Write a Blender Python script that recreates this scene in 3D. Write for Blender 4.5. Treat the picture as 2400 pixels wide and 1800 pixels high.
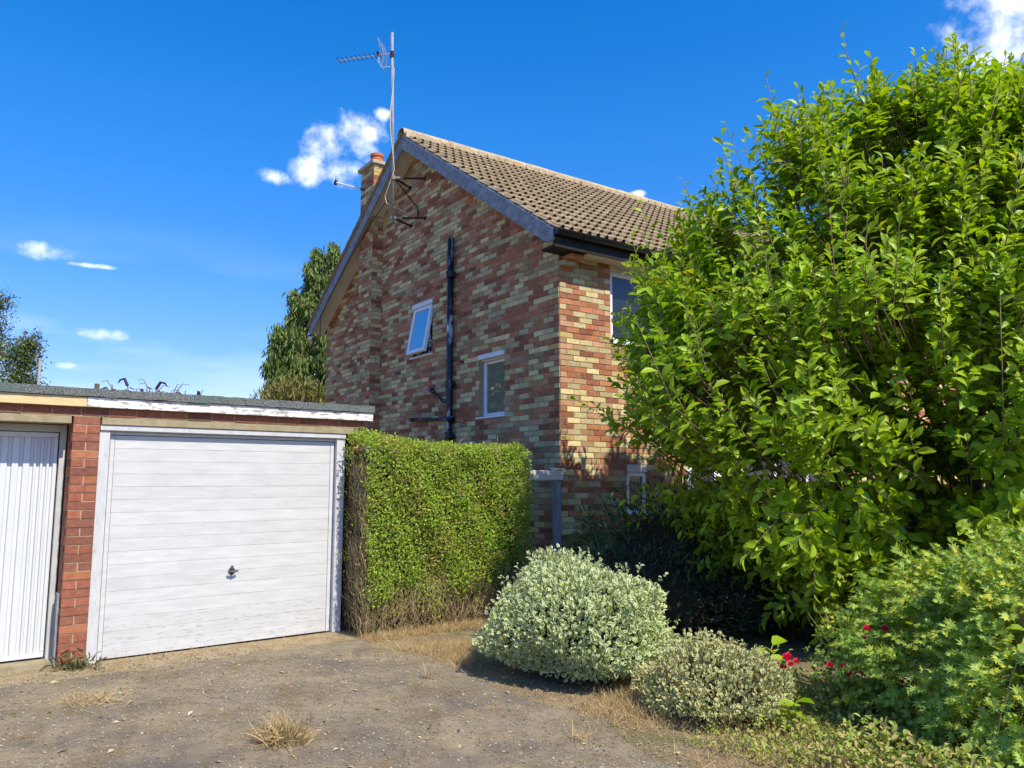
import bpy, bmesh, math, random
import numpy as np
from mathutils import Vector, Matrix
from mathutils.geometry import tessellate_polygon
R = math.radians
rng = np.random.default_rng(11)
random.seed(5)
SC = bpy.context.scene
COL = SC.collection
for o in list(bpy.data.objects):
    bpy.data.objects.remove(o)

# ------------------------------------------------------------------ camera
CAM_H, PITCH, FPX = 1.6, R(7.0), 1820.0
cam = bpy.data.objects.new('camera', bpy.data.cameras.new('camera'))
COL.objects.link(cam)
cam.location = (0, 0, CAM_H)
cam.rotation_euler = (R(90) + PITCH, 0, 0)
cam.data.sensor_width = 36
cam.data.lens = FPX / 2400 * 36
cam.data.clip_end = 3000
SC.camera = cam

# ------------------------------------------------------------------ sun and sky
SUN_EL, SUN_AZ = R(51), R(-48)
sdir = Vector((math.cos(SUN_EL) * math.cos(SUN_AZ), math.cos(SUN_EL) * math.sin(SUN_AZ), math.sin(SUN_EL)))
sl = bpy.data.lights.new('sun', 'SUN')
sl.energy, sl.angle, sl.color = 4.8, R(0.53), (1.0, 0.905, 0.75)
sun = bpy.data.objects.new('sun', sl)
COL.objects.link(sun)
sun.rotation_euler = (-sdir).to_track_quat('-Z', 'Y').to_euler()
sun.location = (6, -6, 12)

def pixdir(x, y):
    """direction of a point of the sky given by its bearing in the 2212 wide reference frame"""
    X, Y = (x * 1.085 - 1200) / FPX, -(y * 1.085 - 900) / FPX
    c, s = math.cos(PITCH), math.sin(PITCH)
    return Vector((X, c - Y * s, s + Y * c)).normalized()

W = bpy.data.worlds.new('World')
SC.world = W
W.use_nodes = True
nt = W.node_tree
for n in list(nt.nodes):
    nt.nodes.remove(n)
N = lambda t: nt.nodes.new(t)
L = lambda a, b: nt.links.new(a, b)
out, bg, sky = N('ShaderNodeOutputWorld'), N('ShaderNodeBackground'), N('ShaderNodeTexSky')
sky.sky_type = 'NISHITA'
sky.sun_disc = False
sky.sun_elevation = SUN_EL
sky.sun_rotation = math.atan2(sdir.x, sdir.y)
sky.air_density, sky.dust_density, sky.ozone_density = 1.0, 0.25, 3.0
hs = N('ShaderNodeHueSaturation')
hs.inputs['Saturation'].default_value = 1.42
hs.inputs['Hue'].default_value = 0.508
hs.inputs['Value'].default_value = 1.20
L(sky.outputs[0], hs.inputs['Color'])
tc = N('ShaderNodeTexCoord')
nz = N('ShaderNodeTexNoise')
nz.inputs['Scale'].default_value = 27
nz.inputs['Detail'].default_value = 9
nz.inputs['Roughness'].default_value = 0.6
L(tc.outputs['Generated'], nz.inputs['Vector'])

def mth(op, a, b=None, clamp=False):
    n = N('ShaderNodeMath')
    n.operation = op
    n.use_clamp = clamp
    for i, v in enumerate((a, b)):
        if v is None:
            continue
        if isinstance(v, (int, float)):
            n.inputs[i].default_value = v
        else:
            L(v, n.inputs[i])
    return n.outputs[0]

clouds = [(738, 312, 92, 52), (668, 368, 46, 36), (748, 362, 48, 40), (700, 285, 46, 28), (798, 296, 44, 20),
          (828, 245, 16, 13), (590, 382, 36, 15), (82, 541, 30, 17), (122, 546, 38, 15), (222, 721, 36, 13), (148, 790, 20, 7.5),
          (192, 573, 40, 5), (2175, 60, 92, 72), (2230, 0, 110, 80), (1374, 421, 18, 8)]
field = None
specs = []
for (x, y, a, b) in clouds:
    specs.append((pixdir(x, y), a * 1.28 / FPX, b * 1.28 / FPX))
for k in range(9):   # the same kind of small cumulus round the rest of the sky
    az, el = R(random.uniform(48, 318)), R(random.uniform(8, 52))
    d = Vector((math.sin(az) * math.cos(el), math.cos(az) * math.cos(el), math.sin(el)))
    s = random.uniform(.05, .11)
    specs.append((d, s * 1.5, s * .8))
for (d, a, b) in specs:
    r = d.cross(Vector((0, 0, 1))).normalized()
    t = r.cross(d)
    sub = N('ShaderNodeVectorMath')
    sub.operation = 'SUBTRACT'
    L(tc.outputs['Generated'], sub.inputs[0])
    sub.inputs[1].default_value = d
    qs = None
    for vec, sc_ in ((r, a), (t, b), (d, .3)):
        dt = N('ShaderNodeVectorMath')
        dt.operation = 'DOT_PRODUCT'
        L(sub.outputs[0], dt.inputs[0])
        dt.inputs[1].default_value = vec / sc_
        sq = mth('MULTIPLY', dt.outputs['Value'], dt.outputs['Value'])
        qs = sq if qs is None else mth('ADD', qs, sq)
    q = mth('MAXIMUM', mth('SUBTRACT', 1.0, qs), -1.2)
    field = q if field is None else mth('MAXIMUM', field, q)
nn = mth('MULTIPLY', mth('SUBTRACT', nz.outputs['Fac'], 0.52), 3.7)
mr = N('ShaderNodeMapRange')
mr.interpolation_type = 'SMOOTHSTEP'
mr.inputs['From Min'].default_value = 0.0
mr.inputs['From Max'].default_value = 1.9
L(mth('ADD', field, nn), mr.inputs['Value'])
# thin high cirrus streaks low in the sky
mp = N('ShaderNodeMapping')
mp.inputs['Rotation'].default_value = (0, R(12), 0)
mp.inputs['Scale'].default_value = (2.2, 2.2, 13)
L(tc.outputs['Generated'], mp.inputs['Vector'])
nc = N('ShaderNodeTexNoise')
nc.inputs['Scale'].default_value = 1.6
nc.inputs['Detail'].default_value = 7
L(mp.outputs[0], nc.inputs['Vector'])
sepz = N('ShaderNodeSeparateXYZ')
L(tc.outputs['Generated'], sepz.inputs[0])
band = N('ShaderNodeMapRange')
band.inputs['From Min'].default_value = 0.30
band.inputs['From Max'].default_value = 0.02
L(sepz.outputs['Z'], band.inputs['Value'])
cir = N('ShaderNodeMapRange')
cir.inputs['From Min'].default_value = 0.48
cir.inputs['From Max'].default_value = 0.8
cir.inputs['To Max'].default_value = 0.5
L(nc.outputs['Fac'], cir.inputs['Value'])
cfac = mth('MULTIPLY', cir.outputs[0], band.outputs[0])
lowm = N('ShaderNodeMixRGB')      # clear dry air: the sky stays blue well down towards the horizon
lowm.blend_type = 'MULTIPLY'
lowb = N('ShaderNodeMapRange')
lowb.inputs['From Min'].default_value = 0.42
lowb.inputs['From Max'].default_value = 0.0
L(sepz.outputs['Z'], lowb.inputs['Value'])
L(lowb.outputs[0], lowm.inputs['Fac'])
L(hs.outputs[0], lowm.inputs['Color1'])
lowm.inputs['Color2'].default_value = (.60, .50, .78, 1)
mx1, mx2 = N('ShaderNodeMixRGB'), N('ShaderNodeMixRGB')
L(cfac, mx1.inputs['Fac'])
L(lowm.outputs[0], mx1.inputs['Color1'])
mx1.inputs['Color2'].default_value = (7.0, 7.6, 8.2, 1)
L(mth('MULTIPLY', mr.outputs[0], 0.95), mx2.inputs['Fac'])
L(mx1.outputs[0], mx2.inputs['Color1'])
mx2.inputs['Color2'].default_value = (8.6, 8.7, 8.9, 1)
L(mx2.outputs[0], bg.inputs['Color'])
bg.inputs['Strength'].default_value = 0.15
W.cycles.sampling_method = 'MANUAL'
W.cycles.sample_map_resolution = 256
L(bg.outputs[0], out.inputs['Surface'])

SC.view_settings.view_transform = 'Standard'
SC.view_settings.look = 'None'
SC.view_settings.exposure = 0.42
SC.view_settings.gamma = 1
SC.cycles.max_bounces = 8
SC.cycles.transparent_max_bounces = 6
SC.cycles.use_denoising = True

# ------------------------------------------------------------------ helpers: objects
def empty(name, loc, rz=0.0, label=None, cat=None, group=None):
    o = bpy.data.objects.new(name, None)
    COL.objects.link(o)
    o.location = loc
    o.rotation_euler = (0, 0, rz)
    o.empty_display_size = .2
    tag(o, label, cat, group)
    return o

def tag(o, label=None, cat=None, group=None, kind=None):
    for k, v in (('label', label), ('category', cat), ('group', group), ('kind', kind)):
        if v:
            o[k] = v
    return o

def put(name, me, parent=None, mat=None, label=None, cat=None, kind=None, group=None):
    o = bpy.data.objects.new(name, me)
    COL.objects.link(o)
    if parent is not None:
        o.parent = parent
    if mat is not None:
        for m in (mat if isinstance(mat, (list, tuple)) else [mat]):
            me.materials.append(m)
    tag(o, label, cat, group, kind)
    return o

def mesh_np(name, V, F, smooth=False, mi=None, attr=None):
    V = np.asarray(V, dtype=np.float32).reshape(-1, 3)
    F = np.asarray(F, dtype=np.int32)
    me = bpy.data.meshes.new(name)
    me.vertices.add(len(V))
    me.vertices.foreach_set('co', V.ravel())
    k = F.shape[1]
    me.loops.add(F.size)
    me.loops.foreach_set('vertex_index', F.ravel())
    me.polygons.add(len(F))
    me.polygons.foreach_set('loop_start', np.arange(0, F.size, k, dtype=np.int32))
    me.polygons.foreach_set('loop_total', np.full(len(F), k, dtype=np.int32))
    if mi is not None:
        me.polygons.foreach_set('material_index', np.asarray(mi, dtype=np.int32))
    me.polygons.foreach_set('use_smooth', np.full(len(F), smooth, dtype=bool))
    if attr is not None:
        a = me.attributes.new('edge', 'FLOAT', 'POINT')
        a.data.foreach_set('value', np.asarray(attr, dtype=np.float32))
    me.update(calc_edges=True)
    me.validate()
    return me

class MB:
    """collects solids into one mesh"""
    def __init__(s):
        s.v, s.f, s.m = [], [], []
    def add(s, V, F, m=0):
        o = len(s.v)
        s.v += [tuple(p) for p in V]
        s.f += [tuple(i + o for i in f) for f in F]
        s.m += [m] * len(F)
        return s
    def box(s, x0, x1, y0, y1, z0, z1, m=0):
        return s.add([(x0, y0, z0), (x1, y0, z0), (x1, y1, z0), (x0, y1, z0), (x0, y0, z1), (x1, y0, z1), (x1, y1, z1), (x0, y1, z1)],
                     [(0, 3, 2, 1), (4, 5, 6, 7), (0, 1, 5, 4), (1, 2, 6, 5), (2, 3, 7, 6), (3, 0, 4, 7)], m)
    def prism(s, poly, axis, a0, a1, m=0):
        """poly of 2D points extruded along axis; for axis 'x' poly is (y,z), for 'y' it is (x,z), for 'z' it is (x,y)"""
        n = len(poly)
        f3 = {'x': lambda p, a: (a, p[0], p[1]), 'y': lambda p, a: (p[0], a, p[1]), 'z': lambda p, a: (p[0], p[1], a)}[axis]
        V = [f3(p, a0) for p in poly] + [f3(p, a1) for p in poly]
        F = [tuple(range(n - 1, -1, -1)), tuple(range(n, 2 * n))] + [(i, (i + 1) % n, n + (i + 1) % n, n + i) for i in range(n)]
        return s.add(V, F, m)
    def tube(s, pts, r, seg=8, m=0, caps=True):
        pts = [Vector(p) for p in pts]
        rr = r if isinstance(r, (list, tuple)) else [r] * len(pts)
        V, F = [], []
        ref = None
        for i, p in enumerate(pts):
            d = (pts[min(i + 1, len(pts) - 1)] - pts[max(i - 1, 0)]).normalized()
            if ref is None:
                ref = d.orthogonal().normalized()
            a = (ref - d * ref.dot(d))
            a = a.normalized() if a.length > 1e-6 else d.orthogonal().normalized()
            ref = a
            b = d.cross(a)
            for k in range(seg):
                t = 2 * math.pi * k / seg
                V.append(p + (a * math.cos(t) + b * math.sin(t)) * rr[i])
        for i in range(len(pts) - 1):
            for k in range(seg):
                F.append((i * seg + k, i * seg + (k + 1) % seg, (i + 1) * seg + (k + 1) % seg, (i + 1) * seg + k))
        if caps:
            F.append(tuple(range(seg - 1, -1, -1)))
            F.append(tuple((len(pts) - 1) * seg + k for k in range(seg)))
        return s.add(V, F, m)
    def build(s, name, mat=None, parent=None, smooth=False, bevel=0, **kw):
        me = bpy.data.meshes.new(name)
        me.from_pydata(s.v, [], s.f)
        bm = bmesh.new()
        bm.from_mesh(me)
        for f, m in zip(bm.faces, s.m):
            f.material_index = m
            f.smooth = smooth
        bmesh.ops.recalc_face_normals(bm, faces=bm.faces[:])
        if bevel:
            bmesh.ops.bevel(bm, geom=bm.edges[:], offset=bevel, segments=1, affect='EDGES')
        bm.to_mesh(me)
        bm.free()
        return put(name, me, parent, mat, **kw)

# ------------------------------------------------------------------ helpers: materials
def newmat(name):
    m = bpy.data.materials.new(name)
    m.use_nodes = True
    t = m.node_tree
    b = t.nodes['Principled BSDF']
    return m, t, b

def mat(name, c1, c2=None, scale=8.0, rough=.8, bump=0.0, bscale=None, contrast=(.35, .65), rand=0.0, spec=.3, detail=6.0, stretch=None, c3=None, scale3=2.0, contrast3=(.5, .62), metallic=0.0):
    """two-tone noise material with fine relief, random tint for each piece, and an optional third tone in patches"""
    m, t, b = newmat(name)
    nd = t.nodes.new
    geo = nd('ShaderNodeNewGeometry')
    src = geo.outputs['Position']
    if stretch:
        mpn = nd('ShaderNodeMapping')
        mpn.inputs['Scale'].default_value = stretch
        tcn = nd('ShaderNodeTexCoord')
        t.links.new(tcn.outputs['Object'], mpn.inputs['Vector'])
        src = mpn.outputs[0]
    nz_ = nd('ShaderNodeTexNoise')
    nz_.inputs['Scale'].default_value = scale
    nz_.inputs['Detail'].default_value = detail
    nz_.inputs['Roughness'].default_value = .62
    t.links.new(src, nz_.inputs['Vector'])
    rp = nd('ShaderNodeMapRange')
    rp.inputs['From Min'].default_value, rp.inputs['From Max'].default_value = contrast
    t.links.new(nz_.outputs['Fac'], rp.inputs['Value'])
    mx = nd('ShaderNodeMixRGB')
    mx.inputs['Color1'].default_value = (*c1, 1)
    mx.inputs['Color2'].default_value = (*(c2 or c1), 1)
    t.links.new(rp.outputs[0], mx.inputs['Fac'])
    col = mx.outputs[0]
    if c3:
        n3 = nd('ShaderNodeTexNoise')
        n3.inputs['Scale'].default_value = scale3
        n3.inputs['Detail'].default_value = 8
        n3.inputs['Roughness'].default_value = .65
        t.links.new(src, n3.inputs['Vector'])
        r3 = nd('ShaderNodeMapRange')
        r3.inputs['From Min'].default_value, r3.inputs['From Max'].default_value = contrast3
        t.links.new(n3.outputs['Fac'], r3.inputs['Value'])
        m3 = nd('ShaderNodeMixRGB')
        t.links.new(r3.outputs[0], m3.inputs['Fac'])
        t.links.new(col, m3.inputs['Color1'])
        m3.inputs['Color2'].default_value = (*c3, 1)
        col = m3.outputs[0]
    if rand:
        oi = nd('ShaderNodeObjectInfo')
        ad = nd('ShaderNodeMath')
        ad.operation = 'ADD'
        t.links.new(oi.outputs['Random'], ad.inputs[0])
        t.links.new(geo.outputs['Random Per Island'], ad.inputs[1])
        fr = nd('ShaderNodeMath')
        fr.operation = 'FRACT'
        t.links.new(ad.outputs[0], fr.inputs[0])
        rr = nd('ShaderNodeMapRange')
        rr.inputs['To Min'].default_value, rr.inputs['To Max'].default_value = 1 - rand, 1 + rand
        t.links.new(fr.outputs[0], rr.inputs['Value'])
        hv = nd('ShaderNodeHueSaturation')
        t.links.new(rr.outputs[0], hv.inputs['Value'])
        t.links.new(col, hv.inputs['Color'])
        col = hv.outputs[0]
    t.links.new(col, b.inputs['Base Color'])
    b.inputs['Roughness'].default_value = rough
    b.inputs['Specular IOR Level'].default_value = spec
    b.inputs['Metallic'].default_value = metallic
    if bump:
        nb = nd('ShaderNodeTexNoise')
        nb.inputs['Scale'].default_value = bscale or scale * 4
        nb.inputs['Detail'].default_value = 5
        t.links.new(src, nb.inputs['Vector'])
        bp = nd('ShaderNodeBump')
        bp.inputs['Strength'].default_value = min(1, bump)
        bp.inputs['Distance'].default_value = .01
        t.links.new(nb.outputs['Fac'], bp.inputs['Height'])
        t.links.new(bp.outputs[0], b.inputs['Normal'])
    return m

def leafmat(name, dark, light, trans, tfac=.4, rough=.45, edge=None, odd=None, oddp=.06, spec=.4, patch=.0):
    """leaf: colour runs between two tones by leaf, light passes through; edge = colour of the leaf margin; odd = colour of a few leaves"""
    m, t, b = newmat(name)
    nd = t.nodes.new
    geo, oi = nd('ShaderNodeNewGeometry'), nd('ShaderNodeObjectInfo')
    ad = nd('ShaderNodeMath')
    ad.operation = 'ADD'
    t.links.new(oi.outputs['Random'], ad.inputs[0])
    t.links.new(geo.outputs['Random Per Island'], ad.inputs[1])
    fr = nd('ShaderNodeMath')
    fr.operation = 'FRACT'
    t.links.new(ad.outputs[0], fr.inputs[0])
    mx = nd('ShaderNodeMixRGB')
    mx.inputs['Color1'].default_value, mx.inputs['Color2'].default_value = (*dark, 1), (*light, 1)
    t.links.new(fr.outputs[0], mx.inputs['Fac'])
    col = mx.outputs[0]
    def over(col, fac, c):
        x = nd('ShaderNodeMixRGB')
        t.links.new(fac, x.inputs['Fac'])
        t.links.new(col, x.inputs['Color1'])
        x.inputs['Color2'].default_value = (*c, 1)
        return x.outputs[0]
    if odd:
        f7 = nd('ShaderNodeMath')
        f7.operation = 'MULTIPLY'
        f7.inputs[1].default_value = 17.31
        t.links.new(fr.outputs[0], f7.inputs[0])
        f8 = nd('ShaderNodeMath')
        f8.operation = 'FRACT'
        t.links.new(f7.outputs[0], f8.inputs[0])
        val = f8.outputs[0]
        if patch:   # odd leaves gather in patches
            np_ = nd('ShaderNodeTexNoise')
            np_.inputs['Scale'].default_value = 3.2
            np_.inputs['Detail'].default_value = 3
            t.links.new(geo.outputs['Position'], np_.inputs['Vector'])
            sm = nd('ShaderNodeMapRange')
            sm.inputs['From Min'].default_value, sm.inputs['From Max'].default_value = .45, .66
            sm.inputs['To Min'].default_value, sm.inputs['To Max'].default_value = patch * .15, -patch
            t.links.new(np_.outputs['Fac'], sm.inputs['Value'])
            a9 = nd('ShaderNodeMath')
            a9.operation = 'ADD'
            t.links.new(val, a9.inputs[0])
            t.links.new(sm.outputs[0], a9.inputs[1])
            val = a9.outputs[0]
        lt = nd('ShaderNodeMath')
        lt.operation = 'LESS_THAN'
        lt.inputs[1].default_value = oddp
        t.links.new(val, lt.inputs[0])
        col = over(col, lt.outputs[0], odd)
    if edge:
        at = nd('ShaderNodeAttribute')
        at.attribute_name = 'edge'
        er = nd('ShaderNodeMapRange')
        er.inputs['From Min'].default_value, er.inputs['From Max'].default_value = .45, .72
        t.links.new(at.outputs['Fac'], er.inputs['Value'])
        col = over(col, er.outputs[0], edge)
    t.links.new(col, b.inputs['Base Color'])
    b.inputs['Roughness'].default_value = rough
    b.inputs['Specular IOR Level'].default_value = spec
    tr = nd('ShaderNodeBsdfTranslucent')
    ml = nd('ShaderNodeMixRGB')
    ml.blend_type = 'MULTIPLY'
    ml.inputs['Fac'].default_value = 1
    t.links.new(col, ml.inputs['Color1'])
    ml.inputs['Color2'].default_value = (*trans, 1)
    t.links.new(ml.outputs[0], tr.inputs['Color'])
    ms = nd('ShaderNodeMixShader')
    ms.inputs['Fac'].default_value = tfac
    t.links.new(b.outputs[0], ms.inputs[1])
    t.links.new(tr.outputs[0], ms.inputs[2])
    t.links.new(ms.outputs[0], t.nodes['Material Output'].inputs['Surface'])
    return m

def glassmat(name, tint, gl=.35, ior=1.9):
    m, t, b = newmat(name)
    b.inputs['Base Color'].default_value = (*tint, 1)
    b.inputs['Roughness'].default_value = .5
    g = t.nodes.new('ShaderNodeBsdfGlossy')
    g.inputs['Roughness'].default_value = .015
    g.inputs['Color'].default_value = (.95, .97, 1, 1)
    lw = t.nodes.new('ShaderNodeFresnel')
    lw.inputs['IOR'].default_value = ior
    ad = t.nodes.new('ShaderNodeMath')
    ad.inputs[1].default_value = gl
    ad.use_clamp = True
    t.links.new(lw.outputs[0], ad.inputs[0])
    nb = t.nodes.new('ShaderNodeTexNoise')
    nb.inputs['Scale'].default_value = 2.5
    bp = t.nodes.new('ShaderNodeBump')
    bp.inputs['Strength'].default_value = .04
    bp.inputs['Distance'].default_value = .02
    t.links.new(nb.outputs['Fac'], bp.inputs['Height'])
    t.links.new(bp.outputs[0], g.inputs['Normal'])
    s = t.nodes.new('ShaderNodeMixShader')
    t.links.new(ad.outputs[0], s.inputs['Fac'])
    t.links.new(b.outputs[0], s.inputs[1])
    t.links.new(g.outputs[0], s.inputs[2])
    t.links.new(s.outputs[0], t.nodes['Material Output'].inputs['Surface'])
    return m

M = {}
# house brick tones
BR = [mat('brick_red', (.36, .135, .060), (.47, .21, .105), 22, .9, .5, 120, rand=.24, c3=(.085, .075, .055), scale3=.9, contrast3=(.62, 1.3)),
      mat('brick_dark_red', (.24, .088, .048), (.33, .135, .075), 22, .9, .5, 120, rand=.24, c3=(.085, .075, .055), scale3=.9, contrast3=(.62, 1.3)),
      mat('brick_cream', (.56, .455, .215), (.70, .585, .30), 18, .9, .5, 120, rand=.16, c3=(.085, .075, .055), scale3=.9, contrast3=(.62, 1.3)),
      mat('brick_buff', (.42, .345, .175), (.54, .45, .245), 18, .9, .5, 120, rand=.16, c3=(.085, .075, .055), scale3=.9, contrast3=(.62, 1.3)),
      mat('brick_yellow', (.50, .33, .10), (.56, .41, .17), 18, .9, .5, 120, rand=.10, c3=(.085, .075, .055), scale3=.9, contrast3=(.62, 1.3)),
      mat('brick_brown', (.30, .19, .095), (.42, .28, .15), 18, .9, .5, 120, rand=.2),
      mat('brick_pink', (.42, .215, .115), (.53, .32, .19), 18, .9, .5, 120, rand=.2)]
M['mortar'] = mat('mortar', (.30, .235, .15), (.42, .335, .215), 30, .95, .6, 160)
GB = [mat('garage_brick_red', (.27, .085, .05), (.36, .14, .08), 25, .85, .5, 130, rand=.15),
      mat('garage_brick_brown', (.20, .075, .05), (.27, .11, .07), 25, .85, .5, 130, rand=.15),
      mat('garage_brick_orange', (.33, .12, .055), (.39, .165, .08), 25, .85, .5, 130, rand=.12)]
M['garage_mortar'] = mat('garage_mortar', (.42, .31, .17), (.55, .43, .27), 30, .95, .6, 160)
M['tile'] = mat('concrete_tile', (.25, .185, .105), (.38, .295, .175), 9, .95, .6, 60, rand=.13, c3=(.52, .44, .30), scale3=14, contrast3=(.60, .72))
M['ridge'] = mat('ridge_tile', (.36, .285, .175), (.48, .39, .25), 9, .95, .6, 60, rand=.1, c3=(.25, .2, .13), scale3=11, contrast3=(.58, .7))
M['verge'] = mat('verge_mortar', (.16, .155, .14), (.45, .44, .41), 26, .95, .8, 50, contrast=(.42, .6))
M['barge'] = mat('weathered_blue_board', (.17, .19, .215), (.30, .325, .35), 5, .8, .4, 40, stretch=(6, 1.6, 2.2), c3=(.05, .055, .065), scale3=3, contrast3=(.62, .75))
M['soffit'] = mat('soffit_cream', (.62, .57, .48), (.68, .63, .54), 3, .7, .1)
M['gutter'] = mat('black_gutter', (.008, .008, .010), (.014, .014, .016), 5, .3, spec=.5)
M['fascia'] = mat('black_fascia', (.010, .009, .008), (.022, .019, .016), 6, .6, c3=(.12, .10, .08), scale3=3.0, contrast3=(.66, .74))
M['upvc'] = mat('white_upvc', (.78, .79, .80), (.82, .83, .84), 3, .35, spec=.5)
M['white_paint'] = mat('white_paint', (.74, .74, .71), (.80, .80, .78), 4, .55)
M['glass_sky'] = glassmat('window_glass', (.012, .018, .022), .30)
M['glass_obscure'] = glassmat('obscured_glass', (.16, .17, .10), .06)
M['glass_dark'] = glassmat('dark_glass', (.004, .006, .006), .0, 1.5)
M['iron'] = mat('flaking_black_iron', (.006, .007, .010), (.016, .018, .024), 20, .45, .5, 60, c3=(.36, .40, .44), scale3=9, contrast3=(.54, .62), spec=.5, stretch=(1, 1, .32))
M['iron_small'] = mat('flaking_branch_pipe', (.008, .008, .012), (.016, .018, .024), 20, .5, .4, 60, c3=(.30, .32, .38), scale3=12, contrast3=(.56, .64))
M['rust'] = mat('dark_rusty_steel', (.022, .014, .012), (.05, .028, .022), 30, .8, .3)
M['galv'] = mat('lichen_steel', (.19, .18, .16), (.34, .33, .31), 30, .6, .4, c3=(.34, .27, .10), scale3=7, contrast3=(.58, .66))
M['alu'] = mat('aluminium', (.55, .55, .57), (.65, .65, .67), 10, .35, metallic=.6)
M['rod'] = mat('dark_rod', (.012, .012, .05), (.02, .02, .07), 10, .5)
M['cable_pale'] = mat('pale_cable', (.52, .48, .38), (.6, .56, .46), 10, .6)
M['cable_dark'] = mat('dark_cable', (.02, .02, .02), (.03, .03, .03), 10, .6)
M['pot'] = mat('terracotta', (.42, .115, .045), (.50, .165, .075), 10, .85, .2)
M['cap'] = mat('chimney_cap', (.36, .33, .24), (.46, .42, .30), 16, .95, .6)
M['concrete'] = mat('lintel_concrete', (.26, .215, .125), (.36, .31, .20), 9, .95, .5, 70)
M['felt'] = mat('mineral_felt', (.055, .062, .060), (.23, .25, .24), 90, .95, .8, 110, contrast=(.40, .62), c3=(.10, .15, .13), scale3=3)
M['bare_board'] = mat('bare_timber_board', (.60, .43, .20), (.70, .56, .32), 5, .8, .3, 30, stretch=(1, 4, 8), c3=(.42, .39, .37), scale3=5, contrast3=(.66, .70))
M['peel_board'] = mat('peeling_board', (.76, .75, .71), (.80, .79, .76), 5, .7, .4, 40, stretch=(2.0, 5, 6), c3=(.36, .34, .32), scale3=4.0, contrast3=(.52, .55))
def peel(name, base, amount, sc=(1.4, 6, 9)):
    return mat(name, base, tuple(c * .86 for c in base), 2.2, .6, .3, 50, stretch=sc, c3=(.40, .40, .42), scale3=6, contrast3=(amount, amount + .03), rand=.035)
M['door_board'] = peel('white_door_board', (.585, .595, .59), .635)
M['door_board_worn'] = peel('worn_door_board', (.57, .58, .57), .565)
M['door_frame'] = peel('peeling_door_frame', (.57, .58, .59), .60, (7, 7, 2.0))
M['steel_door'] = mat('white_steel_door', (.57, .60, .61), (.61, .63, .64), 3, .4, spec=.5)
M['steel_frame'] = mat('grey_door_frame', (.42, .42, .40), (.5, .5, .47), 5, .6)
M['chrome'] = mat('chrome', (.5, .5, .52), (.55, .55, .57), 10, .2, metallic=1)
M['handle_dark'] = mat('dark_handle', (.05, .05, .07), (.08, .08, .10), 10, .4)
M['grey_wood'] = mat('grey_weathered_post', (.17, .19, .22), (.32, .34, .37), 8, .9, .5, 40, stretch=(6, 6, .8), c3=(.06, .06, .06), scale3=5, contrast3=(.63, .7))
M['gate_beam'] = mat('pale_gate_beam', (.56, .54, .48), (.64, .62, .56), 8, .8, .3, c3=(.35, .33, .3), scale3=6, contrast3=(.6, .7))
M['bark'] = mat('bark', (.10, .075, .05), (.19, .15, .11), 14, .95, .8, 40)
M['bark_pale'] = mat('birch_bark', (.40, .37, .33), (.55, .52, .48), 8, .9)
M['twig'] = mat('twig', (.12, .085, .05), (.22, .16, .10), 14, .9)
M['drystem'] = mat('dry_stem', (.26, .19, .10), (.40, .30, .17), 14, .9, rand=.25)
M['core'] = mat('dark_core', (.020, .016, .008), (.045, .035, .018), 40, 1.0, .6)  # near-black brown, painted-in shade for the inside of hedge and shrubs
M['straw'] = leafmat('straw', (.40, .28, .12), (.62, .48, .25), (.8, .75, .6), .25, .7, spec=.2)
M['litter'] = leafmat('litter', (.30, .22, .11), (.55, .47, .30), (.8, .75, .6), .1, .8, odd=(.12, .17, .05), oddp=.12, spec=.2)
M['pebble'] = mat('pebble', (.16, .15, .14), (.26, .24, .21), 20, .9, rand=.5)
M['petal'] = leafmat('red_petal', (.72, .02, .06), (.88, .07, .15), (1, .5, .5), .3, .5)
M['purple'] = leafmat('buddleia_flower', (.05, .02, .06), (.10, .05, .11), (1, .8, 1), .2, .8)
M['telegraph'] = mat('telegraph_wood', (.10, .07, .05), (.15, .11, .08), 8, .9)

# ------------------------------------------------------------------ ground, driveway
def ground_mat():
    m, t, b = newmat('dry_garden_soil')
    nd = t.nodes.new
    geo = nd('ShaderNodeNewGeometry')
    def noise(s, d=8, r=.65):
        n = nd('ShaderNodeTexNoise')
        n.inputs['Scale'].default_value, n.inputs['Detail'].default_value, n.inputs['Roughness'].default_value = s, d, r
        t.links.new(geo.outputs['Position'], n.inputs['Vector'])
        return n.outputs['Fac']
    def rng_(v, a, c):
        r = nd('ShaderNodeMapRange')
        r.inputs['From Min'].default_value, r.inputs['From Max'].default_value = a, c
        t.links.new(v, r.inputs['Value'])
        return r.outputs[0]
    def mix(f, a, c):
        x = nd('ShaderNodeMixRGB')
        t.links.new(f, x.inputs['Fac'])
        for i, v in ((1, a), (2, c)):
            if isinstance(v, tuple):
                x.inputs[i].default_value = (*v, 1)
            else:
                t.links.new(v, x.inputs[i])
        return x.outputs[0]
    return m, t, b, noise, rng_, mix

m, t, b, noise, rg, mix = ground_mat()
c = mix(rg(noise(3), .4, .62), (.30, .225, .125), (.20, .15, .085))
c = mix(rg(noise(40), .52, .66), c, (.45, .36, .21))
c = mix(rg(noise(1.1), .55, .70), c, (.13, .14, .05))
t.links.new(c, b.inputs['Base Color'])
b.inputs['Roughness'].default_value = .95
b.inputs['Specular IOR Level'].default_value = .1
bp = t.nodes.new('ShaderNodeBump')
bp.inputs['Strength'].default_value, bp.inputs['Distance'].default_value = .9, .03
t.links.new(noise(35), bp.inputs['Height'])
t.links.new(bp.outputs[0], b.inputs['Normal'])
M['ground'] = m

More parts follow.
